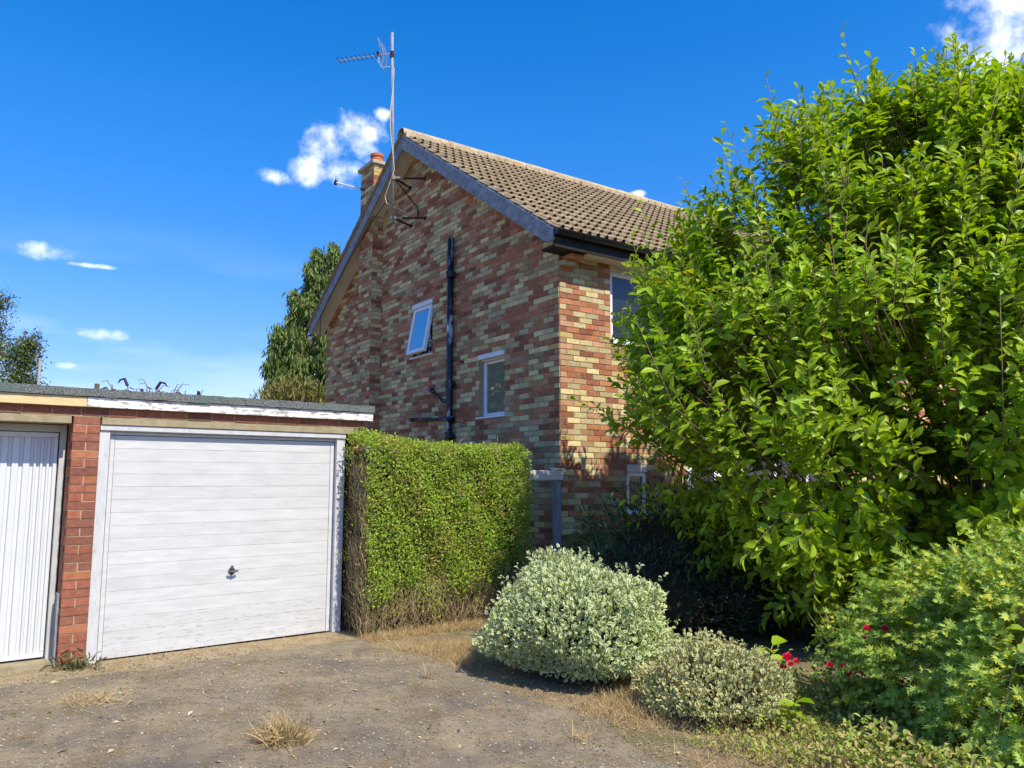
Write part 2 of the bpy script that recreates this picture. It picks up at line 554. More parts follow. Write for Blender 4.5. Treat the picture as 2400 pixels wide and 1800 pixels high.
m, t, b, noise, rg, mix = ground_mat()
m.name = 'dusty_asphalt'
c = mix(rg(noise(70, 4), .38, .62), (.160, .134, .096), (.270, .225, .155))
c = mix(rg(noise(1.35, 10, .72), .40, .66), c, (.33, .26, .16))
c = mix(rg(noise(2.2, 10, .75), .48, .66), c, (.17, .118, .06))
c = mix(rg(noise(.8, 10, .7), .49, .66), c, (.115, .105, .092))
c = mix(rg(noise(9, 8, .75), .50, .75), c, (.12, .098, .068))
c = mix(rg(noise(140, 2), .62, .69), c, (.50, .45, .35))
c = mix(rg(noise(115, 2), .66, .71), c, (.05, .047, .043))
t.links.new(c, b.inputs['Base Color'])
b.inputs['Roughness'].default_value = .95
b.inputs['Specular IOR Level'].default_value = .15
bp = t.nodes.new('ShaderNodeBump')
bp.inputs['Strength'].default_value, bp.inputs['Distance'].default_value = .8, .012
t.links.new(noise(90, 6), bp.inputs['Height'])
t.links.new(bp.outputs[0], b.inputs['Normal'])
M['asphalt'] = m

m, t, b, noise, rg, mix = ground_mat()
m.name = 'dirty_concrete_apron'
c = mix(rg(noise(6), .4, .6), (.34, .27, .165), (.25, .19, .105))
c = mix(rg(noise(55, 4), .55, .66), c, (.50, .42, .28))
c = mix(rg(noise(25, 4), .58, .68), c, (.13, .10, .06))
t.links.new(c, b.inputs['Base Color'])
b.inputs['Roughness'].default_value = .95
b.inputs['Specular IOR Level'].default_value = .1
bp = t.nodes.new('ShaderNodeBump')
bp.inputs['Strength'].default_value, bp.inputs['Distance'].default_value = .8, .015
t.links.new(noise(60, 6), bp.inputs['Height'])
t.links.new(bp.outputs[0], b.inputs['Normal'])
M['apron'] = m

def sheet(name, pts, z, mt, jag=0.0, step=.12):
    """flat sheet with an uneven outline"""
    P = []
    n = len(pts)
    for i in range(n):
        a, c_ = Vector(pts[i]), Vector(pts[(i + 1) % n])
        k = max(1, int((c_ - a).length / step)) if jag else 1
        k = min(k, 80)
        for j in range(k):
            p = a.lerp(c_, j / k)
            P.append((p.x + random.uniform(-jag, jag), p.y + random.uniform(-jag, jag), z))
    me = bpy.data.meshes.new(name)
    bm = bmesh.new()
    vs = [bm.verts.new(p) for p in P]
    for tri in tessellate_polygon([[Vector(p) for p in P]]):
        bm.faces.new([vs[i] for i in tri])
    bm.normal_update()
    for f in bm.faces:
        if f.normal.z < 0:
            f.normal_flip()
    bm.to_mesh(me)
    bm.free()
    return put(name, me, None, mt, kind='structure')

sheet('ground', [(-400, -60), (400, -60), (400, 700), (-400, 700)], 0, M['ground'])
GA = Vector((-3.62, 7.02, 0))
GTH = R(38)
gd, gn = Vector((math.cos(GTH), math.sin(GTH), 0)), Vector((math.sin(GTH), -math.cos(GTH), 0))
g0, g1 = GA + gd * -6 + gn * .42, GA + gd * 2.35 + gn * .45
sheet('driveway', [(-9, -8), (2.0, -8), (1.35, 3.9), (.98, 4.45), (.72, 4.9), (.62, 5.4), (.25, 5.75), (-.12, 6.3), (-.42, 6.85), (-.62, 7.2), (-.95, 7.45), (-1.3, 7.58), (g1.x, g1.y), (g0.x, g0.y)], .006, M['asphalt'], .035)
h0, h1 = GA + gd * -6 - gn * .30, GA + gd * 2.5 - gn * .05
sheet('apron', [(g0.x, g0.y), (g1.x + .05, g1.y), (-1.45, 7.75), (h1.x, h1.y), (h0.x, h0.y)], .003, M['apron'])

# ------------------------------------------------------------------ brickwork
def clip_poly(poly, a, b_, c_):
    """keep the side a*x + b*y <= c"""
    o = []
    for i in range(len(poly)):
        p, q = poly[i], poly[(i + 1) % len(poly)]
        dp, dq = a * p[0] + b_ * p[1] - c_, a * q[0] + b_ * q[1] - c_
        if dp <= 0:
            o.append(p)
        if (dp < 0) != (dq < 0) and abs(dp - dq) > 1e-9:
            k = dp / (dp - dq)
            o.append((p[0] + (q[0] - p[0]) * k, p[1] + (q[1] - p[1]) * k))
    return o

def brick_rows(a0, a1, z0, z1, holes, clips, tones, seed, stretcher=.225, half=True):
    """2D brick outlines of a wall in (a, z): stretcher bond, cut at openings and along sloping tops"""
    rr = random.Random(seed)
    J = .0055
    res = []
    row = 0
    z = z0
    while z < z1 - .01:
        zt = min(z + .075, z1)
        a = a0 - (.1125 if row % 2 else 0)
        prev = None
        while a < a1 - .005:
            s, e = max(a, a0), min(a + stretcher, a1)
            segs = [(s, e)]
            for (h0_, h1_, hz0, hz1) in holes:
                if hz0 < zt - .02 and hz1 > z + .02:
                    ns = []
                    for (p, q) in segs:
                        if h1_ <= p or h0_ >= q:
                            ns.append((p, q))
                        else:
                            if h0_ - p > .02:
                                ns.append((p, h0_))
                            if q - h1_ > .02:
                                ns.append((h1_, q))
                    segs = ns
            if prev is not None and rr.random() < .10:
                tone = prev
            else:
                tone = rr.choices(range(len(tones)), tones)[0]
            prev = tone
            for (p, q) in segs:
                if q - p < .025:
                    continue
                poly = [(p + J, z + J), (q - J, z + J), (q - J, zt - J), (p + J, zt - J)]
                full = True
                for cl in clips:
                    n0 = poly
                    poly = clip_poly(poly, *cl)
                    if len(poly) != 4 or poly != n0:
                        full = False
                    if len(poly) < 3:
                        break
                if len(poly) >= 3:
                    res.append((poly, tone, full))
            a += stretcher
        z += .075
        row += 1
    return res

def lay_bricks(rows, axis, face, depth, wall, mats, pick, cache, jit=.0035, seed=1):
    """face: coordinate of the outer plane; depth goes inwards (sign). pick(poly)->score, the highest scores become single objects"""
    rr = random.Random(seed)
    order = sorted(range(len(rows)), key=lambda i: -pick(rows[i][0]) if rows[i][2] else 1e9)
    n_single = pick.n
    single = set(i for i in order[:n_single] if rows[i][2])
    rest = MB()
    for i, (poly, tone, full) in enumerate(rows):
        off = face - math.copysign(.007 + rr.uniform(-jit, jit), depth)
        if i in single:
            xs = [p[0] for p in poly]
            zs = [p[1] for p in poly]
            w, h = max(xs) - min(xs), max(zs) - min(zs)
            key = (axis, round(w, 3), round(h, 3), depth > 0, mats[0].name)
            if key not in cache:
                b_ = MB()
                b_.prism([(-w / 2, -h / 2), (w / 2, -h / 2), (w / 2, h / 2), (-w / 2, h / 2)], axis, 0, depth)
                o = b_.build('brick', mats[tone], wall)
                cache[key] = o.data
            else:
                o = bpy.data.objects.new('brick', cache[key])
                COL.objects.link(o)
                o.parent = wall
            ca, cz = (max(xs) + min(xs)) / 2, (max(zs) + min(zs)) / 2
            o.location = (off, ca, cz) if axis == 'x' else (ca, off, cz)
            o.rotation_euler = (rr.uniform(-.006, .006), rr.uniform(-.006, .006), rr.uniform(-.004, .004))
            o.material_slots[0].link = 'OBJECT'
            o.material_slots[0].material = mats[tone]
        else:
            rest.prism(poly, axis, off, off + depth, tone)
    if rest.v:
        rest.build('brickwork', mats, wall, kind='stuff')

class Pick:
    def __init__(s, f, n):
        s.f, s.n = f, n
    def __call__(s, p):
        return s.f(p)

# ------------------------------------------------------------------ the house
HC = Vector((.622, 10.0, 0))
HTH = R(35.2)
house = empty('brick_house', HC, HTH, 'two-storey house of mixed red and cream brick with tiled gable roof', 'house')
HW, APX, ZA, SR, SL_ = 8.02, 3.95, 7.60, .665, .645
HL = 13.0
def zdeck(v):
    return ZA - (SR * (APX - v) if v < APX else SL_ * (v - APX))
SOF = .13
# (v0, v1, z0, z1)
WIN1 = (3.37, 4.06, 3.69, 4.61)
WIN2 = (1.26, 1.93, 2.52, 3.45)
cl_g = [(-SR, 1, ZA - SR * APX - SOF), (SL_, 1, ZA + SL_ * APX - SOF)]
CHV = (5.345, 5.93)
def wall_cells(ys, zs, holes, clips, axis, a0, a1):
    b_ = MB()
    for i in range(len(ys) - 1):
        for j in range(len(zs) - 1):
            cy_, cz_ = (ys[i] + ys[i + 1]) / 2, (zs[j] + zs[j + 1]) / 2
            if any(h[0] < cy_ < h[1] and h[2] < cz_ < h[3] for h in holes):
                continue
            poly = [(ys[i], zs[j]), (ys[i + 1], zs[j]), (ys[i + 1], zs[j + 1]), (ys[i], zs[j + 1])]
            for cl in clips:
                poly = clip_poly(poly, *cl)
                if len(poly) < 3:
                    break
            if len(poly) >= 3:
                b_.prism(poly, axis, a0, a1)
    return b_
gable = wall_cells(sorted([0.001, HW, APX, *WIN1[:2], *WIN2[:2]]), sorted([0, *WIN1[2:], *WIN2[2:], 5.4, 7.6]), [WIN1, WIN2], cl_g, 'x', 0, .25).build('gable_wall', M['mortar'], house, label='shaded gable wall of red and cream brick')
WF = [(.90, 2.75, 3.45, 4.56), (1.155, 1.545, 1.12, 1.80), (3.6, 6.2, .9, 2.2), (5.0, 6.9, 3.45, 4.56), (2.35, 3.2, 0, 2.1)]
front = wall_cells(sorted(set([.0, HL] + [w for h in WF for w in h[:2]])), sorted(set([0, 4.6] + [w for h in WF for w in h[2:]])), WF, [], 'y', 0, .25)
front = front.build('front_wall', M['mortar'], house, label='sunlit front wall of red and cream brick')
TONES = [28, 12, 17, 19, 3, 11, 10]
rows_g = brick_rows(0, HW, 0, 7.6, [WIN1, WIN2, (CHV[0], CHV[1], 0, 9)], cl_g, TONES, 3)
rows_f = brick_rows(0, HL, 0, 4.575, WF, [], TONES, 8)
hc, hs_ = math.cos(HTH), math.sin(HTH)
cache = {}
def dist_g(p):
    v = (p[0][0] + p[2][0]) / 2
    z = (p[0][1] + p[2][1]) / 2
    if z < 2.05:
        return -99 if v > .7 or z < .9 else -math.hypot(10 + hc * v, z - 1.6)
    return -math.hypot(10 + hc * v, (z - 1.6) * .5)
def dist_f(p):
    u = (p[0][0] + p[2][0]) / 2
    z = (p[0][1] + p[2][1]) / 2
    return -99 if z < .9 or u > 1.15 else -u
lay_bricks(rows_g, 'x', 0, .05, gable, BR, Pick(dist_g, 185), cache, seed=1)
lay_bricks(rows_f, 'y', 0, .05, front, BR, Pick(dist_f, 115), cache, seed=2)
# near-black box behind the windows, the darkness of unlit rooms put into its colour
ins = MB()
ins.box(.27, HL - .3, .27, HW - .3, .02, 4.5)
ins.build('dark_interior', mat('dark_room', (.015, .015, .014), (.03, .03, .028), 3, .9), house)
back = MB()
back.box(.26, HL, HW - .25, HW, 0, 4.6)
back.box(HL - .25, HL, .26, HW - .26, 0, 4.6)
back.build('rear_wall', M['mortar'], house)

# external chimney breast rising through the verge
chim = MB()
chim.box(-.213, .55, CHV[0] + .006, CHV[1] - .006, 0, 7.60)
chim = chim.build('chimney', M['mortar'], house)
def chim_rows(a0, a1, z0, z1, seed, alt):
    rr = random.Random(seed)
    res = []
    z, row = z0, 0
    while z < z1 - .03:
        if alt:
            cuts = [a0, a1] if row % 2 else [a0, (a0 + a1) / 2, a1]
        else:
            cuts = [a0] + [c_ for c_ in np.arange(a0 + (.11 if row % 2 else .225), a1 - .03, .225)] + [a1]
        for p, q in zip(cuts[:-1], cuts[1:]):
            res.append(([(p + .005, z + .005), (q - .005, z + .005), (q - .005, z + .07), (p + .005, z + .07)], rr.choices(range(len(BR)), TONES)[0], True))
        z += .075
        row += 1
    return res
lay_bricks(chim_rows(CHV[0], CHV[1], 2.4, 7.58, 21, False), 'x', -.213, .05, chim, BR, Pick(lambda p: 0, 0), cache, seed=5)
lay_bricks(chim_rows(-.22, 0, 2.4, 6.4, 22, True) + chim_rows(-.22, .55, 6.4, 7.58, 23, False), 'y', CHV[0] + .006, .05, chim, BR, Pick(lambda p: 0, 0), cache, seed=6)
MB().box(-.275, .61, CHV[0] - .055, CHV[1] + .06, 7.60, 7.67).build('chimney_cap', M['cap'], chim, bevel=.008)
pot = MB()
for (r0, z0, r1, z1) in ((.125, 7.67, .112, 7.90), (.132, 7.90, .132, 7.95)):
    pot.tube([(.0, 5.70, z0), (.0, 5.70, z1)], [r0, r1], 20)
pot.build('chimney_pot', M['pot'], chim, smooth=False)

# barge boards, soffits, verge mortar
def rake(poly_fn, x0, x1, name, mt, parent, va, vb, **kw):
    b_ = MB()
    b_.prism(poly_fn(va, vb), 'x', x0, x1)
    return b_.build(name, mt, parent, **kw)
ER, EL = -.30, 8.20
roof = MB()
roof.prism([(ER + .02, zdeck(ER + .02)), (APX, ZA), (EL - .02, zdeck(EL - .02)), (EL - .02, zdeck(EL - .02) - .10), (APX, ZA - .11), (ER + .02, zdeck(ER + .02) - .10)], 'x', -.30, HL + .3)
roof = roof.build('roof', M['fascia'], house, label='pitched roof of weathered tan concrete tiles')
bb = MB()
bb.prism([(ER, zdeck(ER) + .0), (APX, ZA), (APX, ZA - .245), (ER + .14, zdeck(ER + .14) - .245), (ER, zdeck(ER) - .245 + .09)], 'x', -.34, -.315)
bb.build('barge_board', M['barge'], house, label='weathered blue-grey barge board above the near slope', bevel=.003)
bb = MB()
bb.prism([(APX + .002, ZA), (EL, zdeck(EL)), (EL, zdeck(EL) - .16), (EL - .12, zdeck(EL - .12) - .245), (APX + .002, ZA - .245)], 'x', -.338, -.313)
bb.build('barge_board', M['barge'], house, bevel=.003)
for (va, vb) in ((ER, APX), (APX, CHV[0]), (CHV[1], EL)):
    s = MB()
    x1 = -.002
    s.prism([(va, zdeck(va) - SOF - .002), (vb, zdeck(vb) - SOF - .002), (vb, zdeck(vb) - SOF + .016), (va, zdeck(va) - SOF + .016)], 'x', -.314, x1)
    s.build('soffit', M['soffit'], house)
s = MB()
s.prism([(CHV[0], zdeck(CHV[0]) - SOF - .002), (CHV[1], zdeck(CHV[1]) - SOF - .002), (CHV[1], zdeck(CHV[1]) - SOF + .016), (CHV[0], zdeck(CHV[0]) - SOF + .016)], 'x', -.314, -.224)
s.build('soffit', M['soffit'], house)
vm = MB()
k = 70
for i in range(k):
    va, vb = ER + (APX - ER) * i / k, ER + (APX - ER) * (i + 1) / k
    h = random.uniform(.018, .045)
    d = random.uniform(-.012, .012)
    vm.prism([(va, zdeck(va)), (vb, zdeck(vb)), (vb, zdeck(vb) + h), (va, zdeck(va) + h)], 'x', -.325 + d, -.25)
vm.build('verge_mortar', M['verge'], house, kind='stuff')

# roof tiles: double roman, two rolls to the tile
prof = []
for r0 in (0, .15):
    prof += [(r0 + 0, 0), (r0 + .045, 0), (r0 + .058, .032), (r0 + .0825, .048), (r0 + .107, .032), (r0 + .12, 0)]
prof.append((.302, 0))
TL, GAUGE, TW = .40, .3225, .30
tv = [(x, 0, n + .034) for x, n in prof] + [(x, TL, n * .45 + .004) for x, n in prof] + [(x, .004, n + .022) for x, n in prof]
npf = len(prof)
tf = []
for i in range(npf - 1):
    tf.append((i, i + 1, npf + i + 1, npf + i))
    tf.append((2 * npf + i, 2 * npf + i + 1, i + 1, i))
tf.append((0, npf, 2 * npf))
tile_me = bpy.data.meshes.new('tile')
tile_me.from_pydata(tv, [], tf)
tile_me.update()
tile_me.materials.append(M['tile'])
ang = math.atan(SR)
tiles = []
for r_ in range(16):
    for c_ in range(44):
        v0 = ER - .07 + r_ * GAUGE * math.cos(ang)
        tiles.append((-.335 + c_ * TW, v0, zdeck(0) + SR * v0 + .012, r_, c_))
def tmat(x, v, z):
    return Matrix.Translation((x, v, z)) @ Matrix.Rotation(ang + random.uniform(-.008, .008), 4, 'X') @ Matrix.Rotation(random.uniform(-.005, .005), 4, 'Z')
order = sorted(range(len(tiles)), key=lambda i: tiles[i][0] * .9 + tiles[i][1] * .9)
single = set(order[:270])
RV, RF = [], []
tva = np.array(tv)
for i, (x, v, z, r_, c_) in enumerate(tiles):
    m4 = tmat(x, v, z)
    if i in single:
        o = bpy.data.objects.new('tile', tile_me)
        COL.objects.link(o)
        o.parent = roof
        o.matrix_local = m4
    else:
        a = np.array(m4)
        base = len(RV) * len(tv)
        RV.append(tva @ a[:3, :3].T + a[:3, 3])
        RF += [tuple(j + base for j in f) for f in tf]
rest = bpy.data.meshes.new('tiles_far')
rest.from_pydata(np.concatenate(RV).tolist(), [], RF)
put('tile_field', rest, roof, M['tile'], kind='stuff')
MB().box(-.31, HL, ER - .05, ER - .03, zdeck(ER) - .03, zdeck(ER) + .022).build('eaves_filler', M['ridge'], roof)
rs = MB()
rs.prism([(APX, ZA + .005), (EL + .06, zdeck(EL + .06) + .005), (EL + .06, zdeck(EL + .06) + .045), (APX, ZA + .05)], 'x', -.36, HL + .3)
rs.build('rear_slope', M['tile'], roof)
# scalloped tile edge seen along the far verge
for i in range(15):
    va = EL + .05 - i * .285
    e = MB()
    e.prism([(va, zdeck(va) + .05), (va - .32, zdeck(va - .32) + .035), (va - .32, zdeck(va - .32) + .06), (va, zdeck(va) + .078)], 'x', -.375, -.2)
    e.build('verge_tile', M['tile'], roof)
rc = [(math.cos(t_) * .13, math.sin(t_) * .115) for t_ in np.linspace(-.15, math.pi + .15, 9)]
ri = [(a * .86, c_ * .86) for a, c_ in reversed(rc)]
rb = MB()
rb.prism([(a + APX, c_ + ZA + .02) for a, c_ in rc + ri], 'x', 0, .455)
ridge0 = rb.build('ridge_tile', M['ridge'], roof)
ridge0.location = (-.37, 0, random.uniform(0, .008))
for i in range(1, 29):
    o = bpy.data.objects.new('ridge_tile', ridge0.data)
    COL.objects.link(o)
    o.parent = roof
    o.location = (-.37 + i * .46, 0, random.uniform(0, .010))
rbed = MB()
for i in range(130):
    x0 = -.33 + i * .1
    w = random.uniform(.10, .135)
    rbed.box(x0, x0 + .1, APX - w - .02, APX, ZA - .06, ZA + .035 + random.uniform(0, .02))
rbed.build('ridge_mortar', M['ridge'], roof, kind='stuff')

# eaves: fascia, soffit, gutter
MB().box(-.312, HL, -.30, -.275, 4.545, 4.76).build('fascia', M['fascia'], house)
MB().box(.262, HL, -.274, -.002, 4.558, 4.575).build('eaves_soffit', M['soffit'], house)
cb = MB()
cb.box(.05, .262, -.205, .0, 4.475, 4.540)
cb.build('corbel_brick', BR[0], house, bevel=.004)
MB().box(-.004, .20, -.115, .0, 4.40, 4.466).build('corbel_brick', BR[3], house, bevel=.004)
MB().box(-.30, .262, -.27, -.006, 4.546, 4.57).build('eaves_box', M['fascia'], house)
gt = MB()
gp = [(-.358 + math.cos(t_) * .055, 4.735 + math.sin(t_) * .055) for t_ in np.linspace(math.pi, 2 * math.pi, 9)]
gi = [(-.358 + math.cos(t_) * .050, 4.735 + math.sin(t_) * .050) for t_ in np.linspace(2 * math.pi, math.pi, 9)]
gt.prism(gp + gi, 'x', -.33, HL)
gt.prism([(a, c_) for a, c_ in gp], 'x', -.336, -.329)
gut = gt.build('gutter', M['gutter'], house, smooth=False)
gt = MB()
gt.tube([(-.335, -.416, 4.735), (HL, -.416, 4.735)], .006, 6)
gt.build('gutter_lip', M['gutter'], gut)
for i in range(9):
    x = .10 + i * .95
    g_ = MB()
    g_.tube([(x, -.302, 4.66)] + [(x, -.358 + math.cos(t_) * .059, 4.735 + math.sin(t_) * .059) for t_ in np.linspace(math.pi * 1.15, math.pi * 2.02, 7)], .007, 5)
    g_.build('gutter_bracket', M['gutter'], gut)

# windows
def frame_rect(b_, a0, a1, z0, z1, w, axis, d0, d1):
    """four butted members of a frame"""
    def bx(p0, p1, q0, q1):
        if axis == 'x':
            b_.box(d0, d1, p0, p1, q0, q1)
        else:
            b_.box(p0, p1, d0, d1, q0, q1)
    bx(a0, a0 + w, z0, z1)
    bx(a1 - w, a1, z0, z1)
    bx(a0 + w, a1 - w, z0, z0 + w)
    bx(a0 + w, a1 - w, z1 - w, z1)
# gable window low: fixed, obscured glass
w2 = MB()
frame_rect(w2, WIN2[0] + .002, WIN2[1] - .002, WIN2[2], WIN2[3] - .085, .055, 'x', .075, .135)
w2 = w2.build('window', M['upvc'], house, bevel=.004, label='white window with obscured greenish glass beside the soil pipe')
MB().box(.100, .108, WIN2[0] + .05, WIN2[1] - .05, WIN2[2] + .05, WIN2[3] - .13).build('pane', M['glass_obscure'], w2)
MB().box(-.035, .07, WIN2[0] - .03, WIN2[1] + .055, WIN2[2] - .03, WIN2[2] - .002).build('sill', M['upvc'], w2, bevel=.004)
MB().box(-.028, .10, WIN2[0] - .01, WIN2[1] + .012, WIN2[3] - .07, WIN2[3]).build('head', M['white_paint'], w2, bevel=.003)
MB().box(.03, .10, WIN2[0] + .002, WIN2[1] - .002, WIN2[3] - .10, WIN2[3] - .072).build('head_strip', M['soffit'], w2)
# gable window high: sash hung at the top and pushed open
w1 = MB()
frame_rect(w1, WIN1[0] + .002, WIN1[1] - .002, WIN1[2], WIN1[3] - .085, .05, 'x', .075, .135)
w1 = w1.build('window', M['upvc'], house, bevel=.004, label='white window with its top-hung sash pushed open')
MB().box(-.035, .07, WIN1[0] - .02, WIN1[1] + .06, WIN1[2] - .03, WIN1[2] - .002).build('sill', M['upvc'], w1, bevel=.004)
MB().box(-.028, .10, WIN1[0] - .01, WIN1[1] + .012, WIN1[3] - .075, WIN1[3]).build('head', M['white_paint'], w1, bevel=.003)
MB().box(.15, .16, WIN1[0], WIN1[1], WIN1[2], WIN1[3]).build('dark_backing', M['glass_dark'], w1)  # near-black sheet closing the opening, stands for the unlit room behind the sash
sh = WIN1[3] - .10 - WIN1[2]
sa = MB()
frame_rect(sa, WIN1[0] + .03, WIN1[1] - .03, -sh, 0, .062, 'x', -.03, .03)
sash = sa.build('sash', M['upvc'], w1, bevel=.005)
sash.location = (.02, 0, WIN1[3] - .085)
sash.rotation_euler = (0, R(10.5), 0)
p_ = MB().box(-.012, -.006, WIN1[0] + .08, WIN1[1] - .08, -sh + .055, -.055).build('sash_pane', M['glass_sky'], w1)
p_.location, p_.rotation_euler = sash.location, sash.rotation_euler
st = MB()
for v_ in (WIN1[0] + .035, WIN1[1] - .04):
    st.tube([(.09, v_, WIN1[2] + .12), (-.06, v_, WIN1[2] + .26)], .008, 5)
st.build('stay', M['alu'], w1)
# front windows
def front_window(h, label, bars=(), head=.085, gl='glass_dark'):
    b_ = MB()
    u0, u1, z0, z1 = h
    frame_rect(b_, u0 + .002, u1 - .002, z0 + .03, z1 - head, .06, 'y', .02, .09)
    for t_ in bars:
        b_.box(u0 + t_ - .035, u0 + t_ + .035, .022, .088, z0 + .092, z1 - head - .062)
    o = b_.build('window', M['upvc'], house, bevel=.004, label=label)
    MB().box(u0 + .055, u1 - .055, .05, .058, z0 + .085, z1 - head - .055).build('pane', M[gl], o)
    MB().box(u0 - .0, u1, -.035, .018, z0, z0 + .045).build('sill', M['upvc'], o, bevel=.004)
    MB().box(u0 + .002, u1 - .002, -.004, .05, z1 - head + .002, z1).build('head', M['soffit'], o)
    return o
front_window(WF[0], 'wide white upstairs window partly behind the magnolia', (.95,))
front_window(WF[1], 'small white downstairs window in the shade beside the magnolia', (), .10)
front_window(WF[2], 'wide white downstairs window behind the magnolia', (.85, 1.7))
front_window(WF[3], 'far white upstairs window behind the magnolia', (.62, 1.24))
fd = MB().box(2.36, 3.19, .06, .11, .01, 2.09).build('front_door', M['upvc'], house)
MB().box(2.55, 3.0, .05, .058, 1.1, 1.9).build('door_pane', M['glass_dark'], fd)

# soil pipe
PV, PO = 2.665, -.085
pipe = MB()
pipe.tube([(PO, PV, 0), (PO, PV, 5.45)], .052, 16)
pipe = pipe.build('soil_pipe', M['iron'], house, smooth=True, label='black cast-iron soil pipe with flaking paint')
cg = MB()
for a in range(6):
    t_ = a * math.pi / 3
    cg.tube([(PO + .05 * math.cos(t_), PV + .05 * math.sin(t_), 5.44), (PO + .025 * math.cos(t_), PV + .025 * math.sin(t_), 5.50), (PO, PV, 5.515)], .004, 4)
cg.build('vent_cage', M['iron'], pipe)
for z in (2.33, 3.13, 4.90):
    cl = MB()
    cl.tube([(PO, PV, z - .10), (PO, PV, z - .02)], .064, 16)
    cl.tube([(PO, PV, z - .02), (PO, PV, z + .005)], .076, 16)
    cl.tube([(PO, PV, z - .085), (PO, PV, z - .065)], .072, 16)
    cl.box(PO - .01, PO + .04, PV - .125, PV - .06, z - .075, z - .035)
    cl.box(PO + .03, .0, PV - .03, PV + .03, z - .07, z - .03)
    cl.build('collar', M['iron'], pipe)
br = MB()
br.tube([(PO, PV + .03, 2.54), (PO - .0, PV + .14, 2.55), (PO, PV + .45, 2.56), (PO + .01, 3.85, 2.60), (PO + .02, 3.95, 2.615), (.01, 4.0, 2.62)], .027, 10)
br.tube([(PO, 3.85, 2.60), (PO, 3.96, 2.605)], .034, 10)
br.tube([(PO, PV - .075, 2.52), (PO, PV + .085, 2.54)], .06, 12)
br.build('branch_pipe', M['iron_small'], pipe, smooth=True)
br = MB()
br.tube([(PO, PV + .03, 2.83), (PO, PV + .13, 2.825), (PO, PV + .22, 2.85), (PO, 3.2, 3.02), (PO + .01, 3.30, 3.065), (.01, 3.34, 3.07)], .027, 10)
br.tube([(PO, 3.18, 3.01), (PO, 3.29, 3.06)], .034, 10)
br.build('branch_pipe', M['iron_small'], pipe, smooth=True)
MB().tube([(-.05, 2.40, 3.415), (.02, 2.40, 3.42)], .012, 6).build('iron_spike', M['rust'], house)

# ------------------------------------------------------------------ television aerial on the gable
def hw(u, v, z):
    return (HC.x + hc * u - hs_ * v, HC.y + hs_ * u + hc * v, z)
aer = empty('television_aerial', hw(-.48, 3.97, 5.98), 0, 'tall aerial mast with yagi antenna bracketed to the gable', 'aerial')
A0 = Vector(hw(-.48, 3.97, 5.98))
def al(u, v, z):
    return Vector(hw(u, v, z)) - A0
mb_, mt_ = al(-.48, 3.96, 5.98), al(-.48, 4.14, 9.58)
mast = MB().tube([mb_, mt_], .026, 10).build('mast', M['galv'], aer, smooth=True)
for z, vs in ((6.81, (3.69, 4.24)), (6.09, (3.66, 4.20))):
    k = MB()
    for v in vs:
        k.tube([al(-.45, 3.99, z), al(-.01, v, z)], .019, 4)
        k.tube([al(-.02, v, z), al(0, v, z)], .045, 4)
    k.build('bracket', M['rust'], aer)
    k = MB()
    k.tube([al(-.475, 3.985, z - .03), al(-.475, 3.985, z + .03)], .04, 8)
    k.tube([al(-.44, 3.97, z), al(-.33, 3.89, z)], .024, 6)
    k.build('clamp', M['galv'], aer)
MB().tube([al(-.44, 3.98, 6.78), al(-.04, 3.92, 6.36), al(-.01, 3.92, 6.18)], .014, 4).build('brace', M['rust'], aer)
def mastp(z):
    k = (z - 5.98) / 3.6
    return mb_.lerp(mt_, k)
bz = 9.18
B0 = mastp(bz)
bdir = Vector((-1, .22, -.015)).normalized()
rdir = Vector((-.22, -1, 0)).normalized()
boom = MB().tube([B0 + bdir * -.04 + Vector((0, 0, 0)), B0 + bdir * 1.04], .011, 6).build('boom', M['alu'], aer)
for i in range(9):
    p = B0 + bdir * (.33 + i * .0875)
    MB().tube([p - rdir * .10, p + rdir * .10], .0065, 5).build('director', M['rod'], aer)
dp = MB()
for k in (-.12, 0, .12):
    pass
p = B0 + bdir * .255
dp.tube([p - rdir * .11 + Vector((0, 0, .02)), p + rdir * .11 + Vector((0, 0, .02)), p + rdir * .11 - Vector((0, 0, .02)), p - rdir * .11 - Vector((0, 0, .02)), p - rdir * .11 + Vector((0, 0, .02))], .006, 5)
dp.box(p.x - .03, p.x + .03, p.y - .03, p.y + .03, p.z - .01, p.z + .05)
dp.build('dipole', M['rod'], aer)
rf = MB()
for sg in (1, -1):
    for i in range(5):
        q = B0 + bdir * (.16 + .012 * i) + Vector((0, 0, sg * (.03 + .048 * i)))
        rf.tube([q - rdir * .17, q + rdir * .17], .004, 4)
    for w in (-.17, .0, .17):
        rf.tube([B0 + bdir * .16 + rdir * w + Vector((0, 0, sg * .03)), B0 + bdir * .21 + rdir * w + Vector((0, 0, sg * .225))], .004, 4)
rf.build('reflector', M['alu'], aer)
ck = MB()
ck.tube([B0 - Vector((0, 0, .09)), B0 + Vector((0, 0, .03))], .038, 8)
ck.build('boom_clamp', M['rust'], aer)
cbm = MB()
cpts = [B0 + bdir * .26, B0 + bdir * .25 + Vector((0, 0, -.16)), B0 + bdir * .18 + Vector((0, 0, -.25)), B0 + bdir * .05 + Vector((0, 0, -.25)), mastp(bz - .30) + Vector((.032, -.01, 0))]
for z in np.linspace(8.7, 6.95, 9):
    cpts.append(mastp(z) + Vector((.034 * math.sin(z * 3), -.032, 0)))
cpts += [al(-.53, 4.03, 6.7), al(-.56, 4.13, 6.5), al(-.53, 4.12, 6.38), al(-.40, 4.0, 6.30), al(-.30, 3.93, 6.22), al(-.2, 3.88, 6.15)]
cbm.tube(cpts, .0075, 5)
cbm.build('cable', M['cable_pale'], aer)

